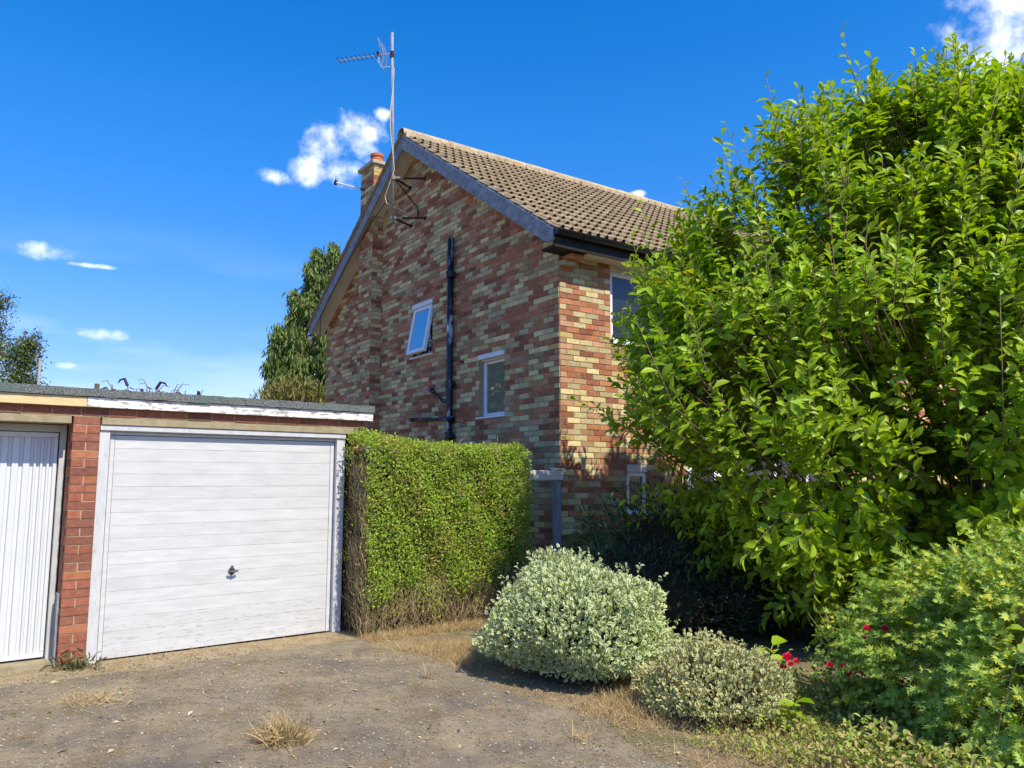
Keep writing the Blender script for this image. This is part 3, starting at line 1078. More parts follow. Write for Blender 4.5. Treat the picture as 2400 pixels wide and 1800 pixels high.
# pulley pole on the chimney, cables along the verge
pp0 = hw(-.22, 5.75, 7.20)
pole = empty('pulley_pole', pp0, 0, 'short white pole with a pulley fixed to the chimney', 'pole')
tip = Vector(hw(-.25, 7.16, 7.80)) - Vector(pp0)
MB().tube([(0, 0, 0), tip], .017, 8).build('rod', M['white_paint'], pole)
MB().tube([(0, 0, 0), tip * .12], .024, 8).build('socket', M['iron_small'], pole)
pw = MB()
ax = Vector((hc, hs_, 0))
pw.tube([tip - ax * .02, tip + ax * .02], .055, 14)
pw.tube([tip + Vector((0, 0, .03)), tip + Vector((0, 0, .10))], [.02, .006], 6)
pw.build('pulley', M['rust'], pole)
MB().tube([tip + Vector((0, 0, -.05)), tip + Vector((-.015, 0, -.45))], .003, 4).build('cord', M['cable_pale'], pole)
vc = MB()
vc.tube([hw(-.20, 3.9, 6.15), hw(-.29, 4.6, 6.78 - .15), hw(-.29, 5.2, 6.42), hw(-.345, 6.2, 5.82), hw(-.345, 7.1, 5.30), hw(-.335, 7.58, 4.98), hw(-.32, 7.60, 4.4), hw(-.32, 7.58, 3.2), hw(-.32, 7.56, 1.2)], .008, 5)
tag(vc.build('verge_cable', M['cable_dark']), 'thin black cable running under the verge and down the gable', 'cable')

# ------------------------------------------------------------------ garages
gar = empty('garage_block', GA, GTH, 'pair of flat-roofed brick garages with white doors', 'garage')
ZL0, ZL1 = 2.088, 2.155
pier = MB().box(-.304, -.098, .006, .60, 0, ZL1).build('pier', M['garage_mortar'], gar)
gcache = {}
rows = []
rrg = random.Random(4)
for r_ in range(29):
    z = -.018 + r_ * .075
    if z > 2.10:
        break
    tone = lambda: rrg.choices(range(3), [55, 35, 10])[0]
    if r_ % 2 == 0:
        rows.append(([(-.307, z + .005), (-.095, z + .005), (-.095, z + .070), (-.307, z + .070)], tone(), True))
    else:
        rows.append(([(-.307, z + .005), (-.206, z + .005), (-.206, z + .070), (-.307, z + .070)], tone(), True))
        rows.append(([(-.196, z + .005), (-.095, z + .005), (-.095, z + .070), (-.196, z + .070)], tone(), True))
lay_bricks(rows, 'y', .006, .10, pier, GB, Pick(lambda p: 1, 400), gcache, seed=3)
side = []
for r_ in range(28):
    z = -.018 + r_ * .075
    cuts = [.012, .11, .22] if r_ % 2 == 0 else [.06, .22]
    for p, q in zip(cuts[:-1], cuts[1:]):
        side.append(([(p, z + .005), (q - .01, z + .005), (q - .01, z + .07), (p, z + .07)], rrg.choices(range(3), [55, 35, 10])[0], True))
sb = MB()
for poly, tn, _ in side:
    sb.prism(poly, 'x', -.3105, -.28, tn)
sb.build('reveal_bricks', GB, pier, kind='stuff')
# brick course under the fascia
cw = MB().box(-3.4, 2.52, .006, .22, ZL1 + .002, 2.32).build('upper_wall', M['garage_mortar'], gar)
rows = []
x = -3.4
while x < 2.5:
    rows.append(([(x + .005, ZL1 + .012), (min(x + .22, 2.52), ZL1 + .012), (min(x + .22, 2.52), ZL1 + .078), (x + .005, ZL1 + .078)], rrg.choices(range(3), [30, 60, 10])[0], True))
    x += .225
lay_bricks(rows, 'y', .006, .08, cw, GB, Pick(lambda p: 1, 60), gcache, seed=9)
MB().box(-3.2, -.322, .0, .20, ZL0, ZL1 - .002).build('lintel', M['concrete'], gar, bevel=.004)
MB().box(-.083, 2.40, .0, .20, ZL0, ZL1 - .002).build('lintel', M['concrete'], gar, bevel=.004)
gw = MB()
gw.box(2.40, 2.52, .03, 5.2, 0, 2.32)
gw.box(-3.4, -3.21, .0, 5.2, 0, 2.32)
gw.box(-3.2, 2.39, 5.0, 5.2, 0, 2.32)
gw.box(-.29, -.11, .61, 4.99, 0, 2.3)
gw.build('garage_wall', GB[1], gar)
MB().box(-3.6, -.22, -.055, -.030, 2.238, 2.325).build('fascia', M['bare_board'], gar, bevel=.002, label='bare timber fascia board with peeled patches')
MB().box(-.217, 2.60, -.055, -.030, 2.238, 2.325).build('fascia', M['peel_board'], gar, bevel=.002, label='white fascia board with peeling paint')
fr_ = MB()
nseg = 60
for i in range(nseg):
    x0, x1 = -3.6 + 6.21 * i / nseg, -3.6 + 6.21 * (i + 1) / nseg
    fr_.box(x0, x1, -.075 + random.uniform(-.003, .003), 0, 2.327 + random.uniform(0, .006), 2.402 + random.uniform(-.002, .004))
fr_.box(-3.6, 2.61, .001, 5.3, 2.33, 2.396)
fr_.build('felt_roof', M['felt'], gar)
# timber up-and-over door
fm = MB()
fm.box(-.088, -.002, .030, .12, .0, ZL0 - .004)
fm.box(2.218, 2.312, .030, .12, .0, ZL0 - .004)
fm.box(-.002, 2.218, .045, .12, ZL0 - .055, ZL0 - .004)
fm.box(-.088, 2.312, .012, .028, ZL0 - .048, ZL0 - .002)
fm.box(.0, 2.216, .062, .11, ZL0 - .082, ZL0 - .058)
fm.build('door_frame', M['door_frame'], gar, bevel=.002, label='white timber door frame with peeling paint')
door = MB().box(.008, 2.208, .098, .12, .014, ZL0 - .085).build('garage_door', M['door_board'], gar, label='white boarded up-and-over garage door')
nb_ = 17
z0_, z1_ = .018, ZL0 - .09
bh = (z1_ - z0_) / nb_
for i in range(nb_):
    z = z0_ + i * bh
    b_ = MB()
    d = random.uniform(-.0015, .0015)
    b_.box(.050, 2.165, .082 + d, .097, z + .0006, z + bh - .0006)
    b_.build('board', M['door_board_worn'] if i in (0, 1, 2) else M['door_board'], door, bevel=.0014)
for x0, x1 in ((.010, .047), (2.168, 2.206)):
    MB().box(x0, x1, .078, .097, .016, z1_).build('stile', M['door_board'], door, bevel=.002)
hd = MB()
hx, hz = 1.16, .70
hd.tube([(hx, .08, hz), (hx, .035, hz)], .014, 10)
hd.tube([(hx - .045, .035, hz + .012), (hx, .030, hz), (hx + .045, .035, hz + .012)], .010, 8)
hd.tube([(hx, .08, hz + .005), (hx, .076, hz + .005)], .035, 14)
hd.build('handle', M['handle_dark'], door)
MB().tube([(hx, .076, hz + .045), (hx, .066, hz + .045)], .016, 10).build('lock', M['chrome'], door)
# ribbed steel door, set well back
YS = .295
sf = MB()
sf.box(-.365, -.318, YS - .05, YS + .02, 0.03, ZL0 - .002)
sf.box(-3.2, -3.10, YS - .05, YS + .02, 0.03, ZL0 - .002)
sf.box(-3.10, -.366, YS - .045, YS + .02, ZL0 - .065, ZL0 - .002)
sf.build('steel_frame', M['steel_frame'], gar, bevel=.002)
sd = MB().box(-3.09, -.372, YS + .012, YS + .03, .06, ZL0 - .07).build('steel_door', M['steel_door'], gar, label='white steel garage door with upright ribs')
sdf = MB()
sdf.box(-3.085, -.376, YS - .012, YS + .010, .062, .105)
sdf.box(-3.085, -.376, YS - .012, YS + .010, ZL0 - .115, ZL0 - .072)
sdf.box(-.406, -.376, YS - .012, YS + .010, .107, ZL0 - .117)
sdf.build('door_rail', M['steel_door'], sd, bevel=.003)
x = -.43
i = 0
while x > -3.05:
    w = .028 if i < 3 else .058
    g_ = .022 if i < 3 else .026
    b_ = MB()
    b_.prism([(x - w, YS + .011), (x - w + .006, YS - .010), (x - .006, YS - .010), (x, YS + .011)], 'z', .107, ZL0 - .118)
    b_.build('rib', M['steel_door'], sd)
    x -= w + g_
    i += 1
MB().tube([(-1.05, YS, 1.25), (-1.05, YS - .02, 1.25)], .016, 10).build('lock', M['handle_dark'], sd)
MB().box(-3.2, -.318, .10, .40, -.02, .045).build('threshold', M['concrete'], gar)
MB().box(-.33, -.312, .07, .16, 0, .62).build('timber_stop', M['grey_wood'], gar)
# ------------------------------------------------------------------ side gate frame at the house corner
gf = empty('gate_frame', hw(-.06, -.03, 0), HTH, 'weathered side gate post and beam at the house corner', 'gate frame')
MB().box(-.092, -.004, -.06, .02, 0, 1.59).build('post', M['grey_wood'], gf, bevel=.006)
MB().box(-.50, .02, -.075, -.028, 1.592, 1.712).build('beam', M['gate_beam'], gf, bevel=.004)
MB().box(-.12, .05, -.085, .01, 1.715, 1.740).build('cap_strip', M['gate_beam'], gf, bevel=.004)

# ================================================================== plants
def unit(a):
    return a / np.maximum(np.linalg.norm(a, axis=-1, keepdims=True), 1e-9)

def frames(axis, nrm):
    X = unit(axis)
    Z = unit(nrm - X * np.sum(nrm * X, -1, keepdims=True))
    return X, np.cross(Z, X), Z

class Leaf:
    """a leaf shape: points along x from its stalk, y across, z up"""
    def __init__(s, V, F, E):
        s.V, s.F, s.E = np.array(V, float), np.array(F), np.array(E, float)

def blade_leaf(stations, droop=.18, fold=.10):
    V, E, F = [(0, 0, 0)], [0], []
    for (t, w) in stations:
        z = -droop * t * t
        V += [(t, w, z + fold * w), (t, 0, z), (t, -w, z + fold * w)]
        E += [1, 0, 1]
    V.append((1, 0, -droop))
    E.append(.7)
    F += [(0, 2, 1), (0, 3, 2)]
    k = len(stations)
    for i in range(k - 1):
        a, c_ = 1 + 3 * i, 4 + 3 * i
        F += [(a, a + 1, c_ + 1), (a, c_ + 1, c_), (a + 1, a + 2, c_ + 2), (a + 1, c_ + 2, c_ + 1)]
    e = 1 + 3 * (k - 1)
    F += [(e, e + 1, 3 * k + 1), (e + 1, e + 2, 3 * k + 1)]
    return Leaf(V, F, E)

LF_MAG = blade_leaf([(.14, .06), (.40, .18), (.66, .215), (.87, .12)], .26, .5)
LF_OVAL = blade_leaf([(.30, .26), (.68, .27)], .12, .5)
LF_SMALL = blade_leaf([(.45, .24)], .10, .5)
LF_NARROW = blade_leaf([(.35, .10), (.7, .08)], .30, .3)
LF_BIG = blade_leaf([(.12, .16), (.40, .32), (.70, .28), (.9, .12)], .25, .5)
_l = [(0, 0)]
for a_, r_ in ((-62, .50), (-40, .30), (-22, .80), (-10, .46), (0, 1.0), (10, .46), (22, .80), (40, .30), (62, .50)):
    _l.append((r_ * math.cos(R(a_)), r_ * math.sin(R(a_)) * 1.25))
LF_LOBED = Leaf([(x, y, -.10 * x * x + .12 * abs(y)) for x, y in _l], [(0, i, i + 1) for i in range(1, len(_l) - 1)], [0] + [1] * (len(_l) - 1))
LF_BLADE = Leaf([(0, .016, 0), (0, -.016, 0), (.4, .014, .03), (.4, -.014, .03), (.75, .009, -.06), (.75, -.009, -.06), (1, 0, -.25)],
                [(0, 1, 3), (0, 3, 2), (2, 3, 5), (2, 5, 4), (4, 5, 6)], [0] * 7)

def leaves_mesh(name, leaf, P, X, Y, Z, S, smooth=True):
    S = np.asarray(S).reshape(-1, 1, 1)
    V = P[:, None, :] + S * (leaf.V[None, :, 0:1] * X[:, None] + leaf.V[None, :, 1:2] * Y[:, None] + leaf.V[None, :, 2:3] * Z[:, None])
    F = leaf.F[None] + (np.arange(len(P)) * len(leaf.V))[:, None, None]
    return mesh_np(name, V.reshape(-1, 3), F.reshape(-1, 3), smooth, attr=np.tile(leaf.E, len(P)))

def single_leaves(name, leaf, idx, P, X, Y, Z, S, parent, mt):
    me = mesh_np(name, leaf.V, leaf.F, True, attr=leaf.E)
    me.materials.append(mt)
    for i in idx:
        o = bpy.data.objects.new(name, me)
        COL.objects.link(o)
        o.parent = parent
        m4 = Matrix(((X[i, 0], Y[i, 0], Z[i, 0], P[i, 0]), (X[i, 1], Y[i, 1], Z[i, 1], P[i, 1]), (X[i, 2], Y[i, 2], Z[i, 2], P[i, 2]), (0, 0, 0, 1)))
        o.matrix_local = m4 @ Matrix.Scale(float(S[i]), 4)

def foliage(parent, leaf, P, X, Y, Z, S, mt, base, n_single=0, name='foliage', lname='leaf'):
    """leaves as one part, the ones that show largest as parts of their own"""
    P = np.asarray(P)
    S = np.asarray(S)
    world = P + np.array(base)
    d = np.linalg.norm(world - np.array([0, 0, CAM_H]), axis=1)
    pick = np.zeros(len(P), bool)
    if n_single:
        infr = (np.abs(world[:, 0] / np.maximum(world[:, 1], .1)) < .62)
        score = np.where(infr, S / d, 0)
        pick[np.argsort(-score)[:n_single]] = True
    k = ~pick
    me = leaves_mesh(name, leaf, P[k], X[k], Y[k], Z[k], S[k])
    o = put(name, me, parent, mt, kind='stuff')
    if n_single:
        single_leaves(lname, leaf, np.where(pick)[0], P, X, Y, Z, S, o, mt)
    return o

def rnd(n, s=1.0):
    return rng.normal(0, s, (n, 3))

def lumps(n, amp, sharp, seed):
    rr = np.random.default_rng(seed)
    C = unit(rr.normal(0, 1, (n, 3)))
    A = rr.uniform(-.6, 1, n) * amp
    def f(D):
        return 1 + np.sum(A[None] * np.exp(sharp * (D @ C.T - 1)), 1)
    return f

def stems(paths, name, mt, parent, r0, r1, seg=5, **kw):
    b_ = MB()
    for p in paths:
        n = len(p)
        b_.tube(p, [r0 + (r1 - r0) * i / (n - 1) for i in range(n)], seg)
    return b_.build(name, mt, parent, smooth=True, **kw)

def strips(name, P0, P1, w, mt, parent, sag=.1, kind='stuff'):
    """many thin dry stems: triangular section would not show, two crossed faces do"""
    n = len(P0)
    mid = (P0 + P1) / 2 + rnd(n, 1) * (np.linalg.norm(P1 - P0, axis=1, keepdims=True) * sag)
    d = unit(P1 - P0)
    a = unit(np.cross(d, rnd(n)))
    b2 = np.cross(d, a)
    w = np.asarray(w).reshape(-1, 1)
    V = np.stack([P0 + a * w, P0 - a * w * .5 + b2 * w * .8, P0 - a * w * .5 - b2 * w * .8,
                  mid + a * w, mid - a * w * .5 + b2 * w * .8, mid - a * w * .5 - b2 * w * .8, P1], 1)
    f = []
    for k in range(3):
        j = (k + 1) % 3
        f += [(k, j, 3 + j), (k, 3 + j, 3 + k), (3 + k, 3 + j, 6)]
    F = np.array(f)[None] + (np.arange(n) * 7)[:, None, None]
    return put(name, mesh_np(name, V.reshape(-1, 3), F.reshape(-1, 3)), parent, mt, kind=kind)

# ------------------------------------------------------------------ magnolia
M['magnolia'] = leafmat('magnolia_leaf', (.19, .325, .010), (.38, .52, .028), (1.45, 1.4, .4), .38, .40, odd=(.46, .44, .03), oddp=.018, spec=.32)
MC = np.array([4.75, 7.9, 0.0])
prof_z = np.array([.15, .5, 1.0, 1.5, 2.1, 2.8, 3.5, 4.1, 4.6, 5.0, 5.3, 5.55])
prof_r = np.array([1.15, 1.55, 2.10, 2.72, 3.30, 3.15, 2.85, 2.55, 2.15, 1.75, 1.2, .4])
ml = lumps(60, .22, 26, 3)
def mag_r(z, th):
    D = np.stack([np.cos(th), np.sin(th), (z - 2.7) / 2.7], -1)
    return np.interp(z, prof_z, prof_r) * ml(unit(D))
nsh = 10200
zz = np.interp(rng.uniform(0, 1, nsh), np.linspace(0, 1, 12), np.array([.25, .75, 1.2, 1.6, 2.0, 2.45, 2.9, 3.35, 3.8, 4.3, 4.8, 5.45]))
th = rng.uniform(0, 2 * math.pi, nsh)
rad = np.where(rng.uniform(0, 1, nsh) < .50, rng.uniform(.86, 1.02, nsh), rng.uniform(.30, .88, nsh))
ncl = 1000      # shoots gather in clumps on the limbs
ci = rng.integers(0, ncl, nsh)
zz, th, rad = zz[ci] + rng.normal(0, .13, nsh), th[ci] + rng.normal(0, .065, nsh), rad[ci] + rng.normal(0, .035, nsh)
zz = np.clip(zz, .2, 5.6)
rr_ = mag_r(zz, th) * rad
PX = np.stack([np.cos(th) * rr_, np.sin(th) * rr_ * .54, zz], -1)
outw = unit(np.stack([np.cos(th), np.sin(th), (zz - 2.4) * .45], -1))
sd_ = unit(outw * .55 + np.array([0, 0, .85]) + rnd(nsh, .22))
low = zz < 1.6
sd_[low] = unit(outw[low] * .9 + np.array([0, 0, -.05]) + rnd(low.sum(), .25))
slen = rng.uniform(.22, .50, nsh) * np.where(rad > .95, 1.25, 1)
longs = (rad > .9) & (rng.uniform(0, 1, nsh) < .10)
slen[longs] *= 1.7
nl = 11
P, X, Zn, S = [], [], [], []
tw = []
for k in range(nl):
    t_ = (k + .6) / nl
    pos = PX + sd_ * (slen * t_)[:, None]
    phi = k * 2.4 + rng.uniform(0, 6.28, nsh)
    a = unit(np.cross(sd_, np.array([.3, .2, 1.0]) + rnd(nsh, .1)))
    b2 = np.cross(sd_, a)
    rad_d = a * np.cos(phi)[:, None] + b2 * np.sin(phi)[:, None]
    ax_ = unit(rad_d * (1.0 - .45 * t_) + sd_ * (.35 + .55 * t_) + np.array([0, 0, -.12]) + rnd(nsh, .16))
    P.append(pos)
    X.append(ax_)
    Zn.append(unit(sd_ * .45 + outw * .55 + np.array([0, 0, .45]) + rnd(nsh, .42)))
    S.append(rng.uniform(.09, .178, nsh) * (1 - .35 * t_ ** 3))
P, X, Zn, S = np.concatenate(P), np.concatenate(X), np.concatenate(Zn), np.concatenate(S)
keep = P[:, 2] > .05
P, X, Zn, S = P[keep], X[keep], Zn[keep], S[keep]
X, Y, Z = frames(X, Zn)
mag = empty('magnolia_tree', tuple(MC), 0, 'broad magnolia tree in full bright green leaf in front of the house', 'tree')
foliage(mag, LF_MAG, P, X, Y, Z, S, M['magnolia'], MC, 300, 'crown')
limb = []
for k in range(7):
    a = k * .9 + .3
    p = [Vector((.05 * math.cos(a), .05 * math.sin(a), 0))]
    d = Vector((math.cos(a) * .55, math.sin(a) * .34, .85))
    for j in range(7):
        d = (d + Vector((random.uniform(-.2, .2), random.uniform(-.2, .2), .08))).normalized()
        p.append(p[-1] + d * .62)
    limb.append(p)
stems(limb, 'trunk', M['bark'], mag, .095, .018, 8)
tp = []
for i in range(0, nsh):
    if i % 2 and not longs[i]:
        continue
    q = Vector(PX[i])
    c_ = q - Vector(sd_[i]) * .12 - Vector((q.x, q.y, 0)) * .06 - Vector((0, 0, .1))
    e = q + Vector(sd_[i]) * float(slen[i])
    tp.append([c_, q, e])
stems(tp, 'branch', M['twig'], mag, .008, .003, 4, kind='stuff')

# ------------------------------------------------------------------ clipped hedge beside the garage
M['hedge'] = leafmat('hedge_leaf', (.21, .34, .035), (.44, .55, .085), (1.3, 1.35, .5), .36, .45, odd=(.42, .34, .10), oddp=.04, patch=.38, spec=.3)
HB = np.array([-1.50, 8.06, 0.0])
hedge = empty('clipped_hedge', tuple(HB), R(37.5), 'square clipped green hedge between garage and house with bare brown base', 'hedge')
HLn, HDp = 2.16, .95
def hedge_top(x):
    return 2.10 - .10 * np.sin(np.clip(x / HLn, 0, 1) * 2.6) + .0 * x - .04 * x / HLn
hn = lumps(0, 0, 1, 1) if False else None
def wob(a, b_, s=1.0):
    return (np.sin(a * 5.1 + 1.3) * np.cos(b_ * 4.3 + .4) * .5 + np.sin(a * 11.7 + b_ * 7.1) * .3 + np.sin(b_ * 13.0 - a * 6.2) * .2) * s
def hedge_faces(n_front, n_top, n_side, n_right, inset=0.0):
    Ps, Ns = [], []
    # local: x along the front, y into the hedge, front at y = 0
    x, z = rng.uniform(0, HLn, n_front), rng.uniform(.0, 1, n_front)
    z = hedge_top(x) * (1 - (1 - z) ** 1.0)
    bulge = .075 * wob(x, z) - .05 * np.sin(np.clip(z / 2, 0, 1) * 3.14) + .10 * np.clip((z - 1.85) / .25, 0, 1) ** 2 + .07 * np.clip((.5 - z) / .5, 0, 1)
    Ps.append(np.stack([x, bulge + inset, z], -1)); Ns.append(np.tile([0, -1, .15], (n_front, 1)))
    x, y = rng.uniform(0, HLn, n_top), rng.uniform(.06, HDp, n_top)
    Ps.append(np.stack([x, y, hedge_top(x) + .03 * wob(x, y) - inset - .06 * np.clip((.2 - y) / .2, 0, 1)], -1)); Ns.append(np.tile([0, -.2, 1], (n_top, 1)))
    y, z = rng.uniform(.02, HDp, n_side), rng.uniform(0, 2.06, n_side)
    Ps.append(np.stack([-.01 + .05 * wob(y, z) + inset + .10 * np.clip((.7 - z) / .7, 0, 1), y, z], -1)); Ns.append(np.tile([-1, 0, .1], (n_side, 1)))
    y, z = rng.uniform(.02, HDp, n_right), rng.uniform(0, 2.0, n_right)
    Ps.append(np.stack([HLn - .03 + .06 * wob(y, z) - inset - .12 * np.clip((z - 1.8) / .25, 0, 1) ** 2, y, z], -1)); Ns.append(np.tile([1, 0, .1], (n_right, 1)))
    return Ps, Ns
Ps, Ns = hedge_faces(34000, 11000, 2600, 9000)
# the base and the side towards the garage are nearly leafless
z = Ps[0][:, 2]
bare = .48 + .25 * wob(Ps[0][:, 0] * 1.4, Ps[0][:, 0] * .6)
keep = rng.uniform(0, 1, len(z)) < np.clip(.10 + (z - bare * .35) / (bare * .9), .05, 1)
Ps[0], Ns[0] = Ps[0][keep], Ns[0][keep]
keep = rng.uniform(0, 1, len(Ps[2])) < np.clip((Ps[2][:, 2] - 1.1) / .8, .30, 1) + np.clip((.2 - Ps[2][:, 1]) / .2, 0, .35)
Ps[2], Ns[2] = Ps[2][keep], Ns[2][keep]
P, Nn = np.concatenate(Ps), np.concatenate(Ns)
n = len(P)
P = P - Nn * rng.uniform(-.015, .07, (n, 1)) ** 1 + rnd(n, .012)
X, Y, Z = frames(Nn * .55 + np.array([0, 0, .35]) + rnd(n, .55), Nn * .6 + np.array([0, 0, .5]) + rnd(n, .45))
hrot = np.array(Matrix.Rotation(R(37.5), 3, 'Z'))
S = rng.uniform(.022, .042, n)
put('foliage', leaves_mesh('foliage', LF_SMALL, P, X, Y, Z, S), hedge, M['hedge'], kind='stuff')
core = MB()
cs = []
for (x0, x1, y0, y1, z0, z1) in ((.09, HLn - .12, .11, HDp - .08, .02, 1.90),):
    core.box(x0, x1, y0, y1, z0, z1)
core.build('dark_core', M['core'], hedge)  # solid box added to block light, the hedge's inner shade is its dark colour
# dry stems showing at the base and on the garage side
n1, n2, n3 = 1500, 1500, 700
x = rng.uniform(0, HLn, n1)
z0_ = rng.uniform(0, .45, n1)
A = np.stack([x, rng.uniform(-.01, .10, n1), z0_], -1)
B_ = A + np.stack([rng.normal(0, .10, n1), rng.normal(-.03, .03, n1), rng.uniform(.06, .36, n1)], -1)
y = rng.uniform(.0, HDp, n2)
A2 = np.stack([rng.uniform(-.02, .08, n2) + .08 * (y > .3), y, rng.uniform(0, 1.75, n2)], -1)
B2 = A2 + np.stack([rng.normal(-.02, .03, n2), rng.normal(0, .09, n2), rng.uniform(.04, .30, n2)], -1)
x = rng.uniform(0, HLn, n3)
A3 = np.stack([x, rng.uniform(-.02, .06, n3), rng.uniform(.4, 1.95, n3)], -1)
B3 = A3 + np.stack([rng.normal(0, .09, n3), rng.normal(-.02, .025, n3), rng.normal(.05, .08, n3)], -1)
strips('dry_stems', np.concatenate([A, A2, A3]), np.concatenate([B_, B2, B3]), rng.uniform(.0015, .004, n1 + n2 + n3), M['drystem'], hedge)

# ------------------------------------------------------------------ rounded shrubs
def shrub(name, label, base, rad, mt, leaf, n, size, seed, amp=.22, sharp=16, shell=(.80, 1.03), up=.5, core_scale=.80, n_single=0, zc=None, cat='shrub', tilt=.5, rz=0, clip0=.01, lname='leaf', flat=1.0, sprigs=0):
    """dome of leaves round base; rad = (rx, ry, height)"""
    root = empty(name, base, rz, label, cat)
    f = lumps(46, amp, sharp, seed)
    zc = rad[2] * .38 if zc is None else zc
    D = unit(rnd(n * 2))
    D = D[D[:, 2] > -.75][:n]
    rr = f(D) * rng.uniform(shell[0], shell[1], len(D)) ** .8
    low = np.where(D[:, 2] < 0, zc, rad[2] - zc)
    P = np.stack([D[:, 0] * rad[0] * rr, D[:, 1] * rad[1] * rr, zc + D[:, 2] * low * rr], -1)
    k = P[:, 2] > clip0
    P, D = P[k], D[k]
    m_ = len(P)
    X, Y, Z = frames(D * tilt + np.array([0, 0, up]) + rnd(m_, .42), D * .6 + np.array([0, 0, .6 * flat]) + rnd(m_, .40))
    S = rng.uniform(size[0], size[1], m_)
    fo = foliage(root, leaf, P, X, Y, Z, S, mt, base, n_single, 'foliage', lname)
    if sprigs:
        Ds = unit(rnd(sprigs * 3))
        Ds = Ds[Ds[:, 2] > -.1][:sprigs]
        r0 = f(Ds) * .97
        B0_ = np.stack([Ds[:, 0] * rad[0] * r0, Ds[:, 1] * rad[1] * r0, zc + Ds[:, 2] * (rad[2] - zc) * r0], -1)
        gd_ = unit(Ds * .7 + np.array([0, 0, .55]) + rnd(len(Ds), .25))
        ln = rng.uniform(.05, .17, len(Ds)) * rad[2] / .8
        SP, SX = [], []
        for k in range(9):
            SP.append(B0_ + gd_ * (ln * (k + 1) / 9)[:, None])
            SX.append(gd_ * .5 + rnd(len(Ds), .6))
        SP, SX = np.concatenate(SP), np.concatenate(SX)
        X, Y, Z = frames(SX, rnd(len(SP), .5) + np.array([0, -.2, .6]))
        put('sprig', leaves_mesh('sprig', leaf, SP, X, Y, Z, rng.uniform(size[0], size[1], len(SP)) * .9), root, mt, kind='stuff')
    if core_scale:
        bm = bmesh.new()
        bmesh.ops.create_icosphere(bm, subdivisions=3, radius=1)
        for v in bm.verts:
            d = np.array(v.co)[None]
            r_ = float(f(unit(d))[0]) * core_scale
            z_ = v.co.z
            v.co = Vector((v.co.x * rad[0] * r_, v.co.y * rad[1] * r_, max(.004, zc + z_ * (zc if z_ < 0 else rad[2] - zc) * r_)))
        me = bpy.data.meshes.new('dark_core')
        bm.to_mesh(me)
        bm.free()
        put('dark_core', me, root, M['core'])  # dark lump under the leaves, inner shade given as colour, stops light passing
    return root, f

M['euonymus'] = leafmat('variegated_leaf', (.19, .28, .08), (.36, .45, .15), (1.1, 1.15, .7), .3, .5, spec=.25, edge=(.82, .84, .56), odd=(.42, .44, .06), oddp=.025, patch=.1)
sh1, f1 = shrub('variegated_shrub', 'large rounded shrub with small white-edged leaves beside the driveway', (.58, 6.72, 0), (.68, .80, .86), M['euonymus'], LF_OVAL, 15000, (.030, .052), 12, .24, 22, (.80, 1.05), .45, .78, 220, sprigs=150)
# the smaller wing of the same shrub, towards the hedge
sh1b, _ = shrub('variegated_shrub', 'narrow peak of white-edged shrub rising behind the large rounded shrub', (.38, 7.12, 0), (.34, .36, .88), M['euonymus'], LF_OVAL, 4200, (.028, .048), 14, .28, 14, (.8, 1.05), .5, .82, sprigs=50)
M['euonymus_dry'] = leafmat('dry_variegated_leaf', (.26, .27, .07), (.48, .43, .17), (1.1, 1.1, .7), .28, .5, spec=.2, edge=(.78, .72, .42), odd=(.16, .28, .05), oddp=.34, patch=.3)
sh2, f2 = shrub('low_shrub', 'low tan and green shrub at the edge of the driveway', (1.42, 5.62, 0), (.47, .52, .43), M['euonymus_dry'], LF_OVAL, 7000, (.022, .038), 19, .42, 20, (.66, 1.06), .6, .68, 120, sprigs=130)

# lobed-leaf shrub at the driveway edge
M['maple'] = leafmat('lobed_leaf', (.20, .34, .055), (.43, .56, .12), (1.25, 1.25, .5), .34, .5, odd=(.50, .54, .07), oddp=.16, patch=.35, spec=.25)
LB = (3.30, 5.0, 0)
sh3 = empty('lobed_leaf_shrub', LB, 0, 'loose bush of small pale lobed leaves in front of the magnolia', 'shrub')
f3 = lumps(46, .22, 12, 31)
nsh3 = 1900
D = unit(rnd(nsh3 * 2))
D = D[D[:, 2] > -.35][:nsh3]
nsh3 = len(D)
ci3 = rng.integers(0, 300, nsh3)
D = unit(D[ci3] + rnd(nsh3, .07))
rr3 = f3(D) * np.where(rng.uniform(0, 1, nsh3) < .7, rng.uniform(.80, 1.0, nsh3), rng.uniform(.3, .8, nsh3))
P0 = np.stack([D[:, 0] * .78 * rr3, D[:, 1] * .80 * rr3, .42 + D[:, 2] * .76 * rr3], -1)
k = P0[:, 2] > .08
P0, D = P0[k], D[k]
nsh3 = len(P0)
d3 = unit(D * np.array([1, 1, .5]) + np.array([0, 0, .12]) + rnd(nsh3, .30))
l3 = rng.uniform(.14, .34, nsh3)
P, X, Zn, S = [], [], [], []
for k in range(13):
    t_ = (k + .3) / 13
    sidev = unit(np.cross(d3, np.array([0, 0, 1.0]) + rnd(nsh3, .15)))
    sg = 1 if k % 2 else -1
    P.append(P0 + d3 * (l3 * t_)[:, None] + np.array([0, 0, -.05]) * t_ ** 2)
    X.append(unit(sidev * sg * .8 + d3 * (.5 + .5 * t_) + rnd(nsh3, .22)))
    Zn.append(D * .75 + np.array([0, -.15, .55]) + rnd(nsh3, .38))
    S.append(rng.uniform(.034, .062, nsh3))
P, X, Zn, S = np.concatenate(P), np.concatenate(X), np.concatenate(Zn), np.concatenate(S)
X, Y, Z = frames(X, Zn)
foliage(sh3, LF_LOBED, P, X, Y, Z, S, M['maple'], LB, 250)
strips('twigs', (P0 - d3 * .10)[::4], (P0 + d3 * l3[:, None] * .9)[::4], rng.uniform(.0015, .003, nsh3)[::4], M['twig'], sh3, .04)
tp = []
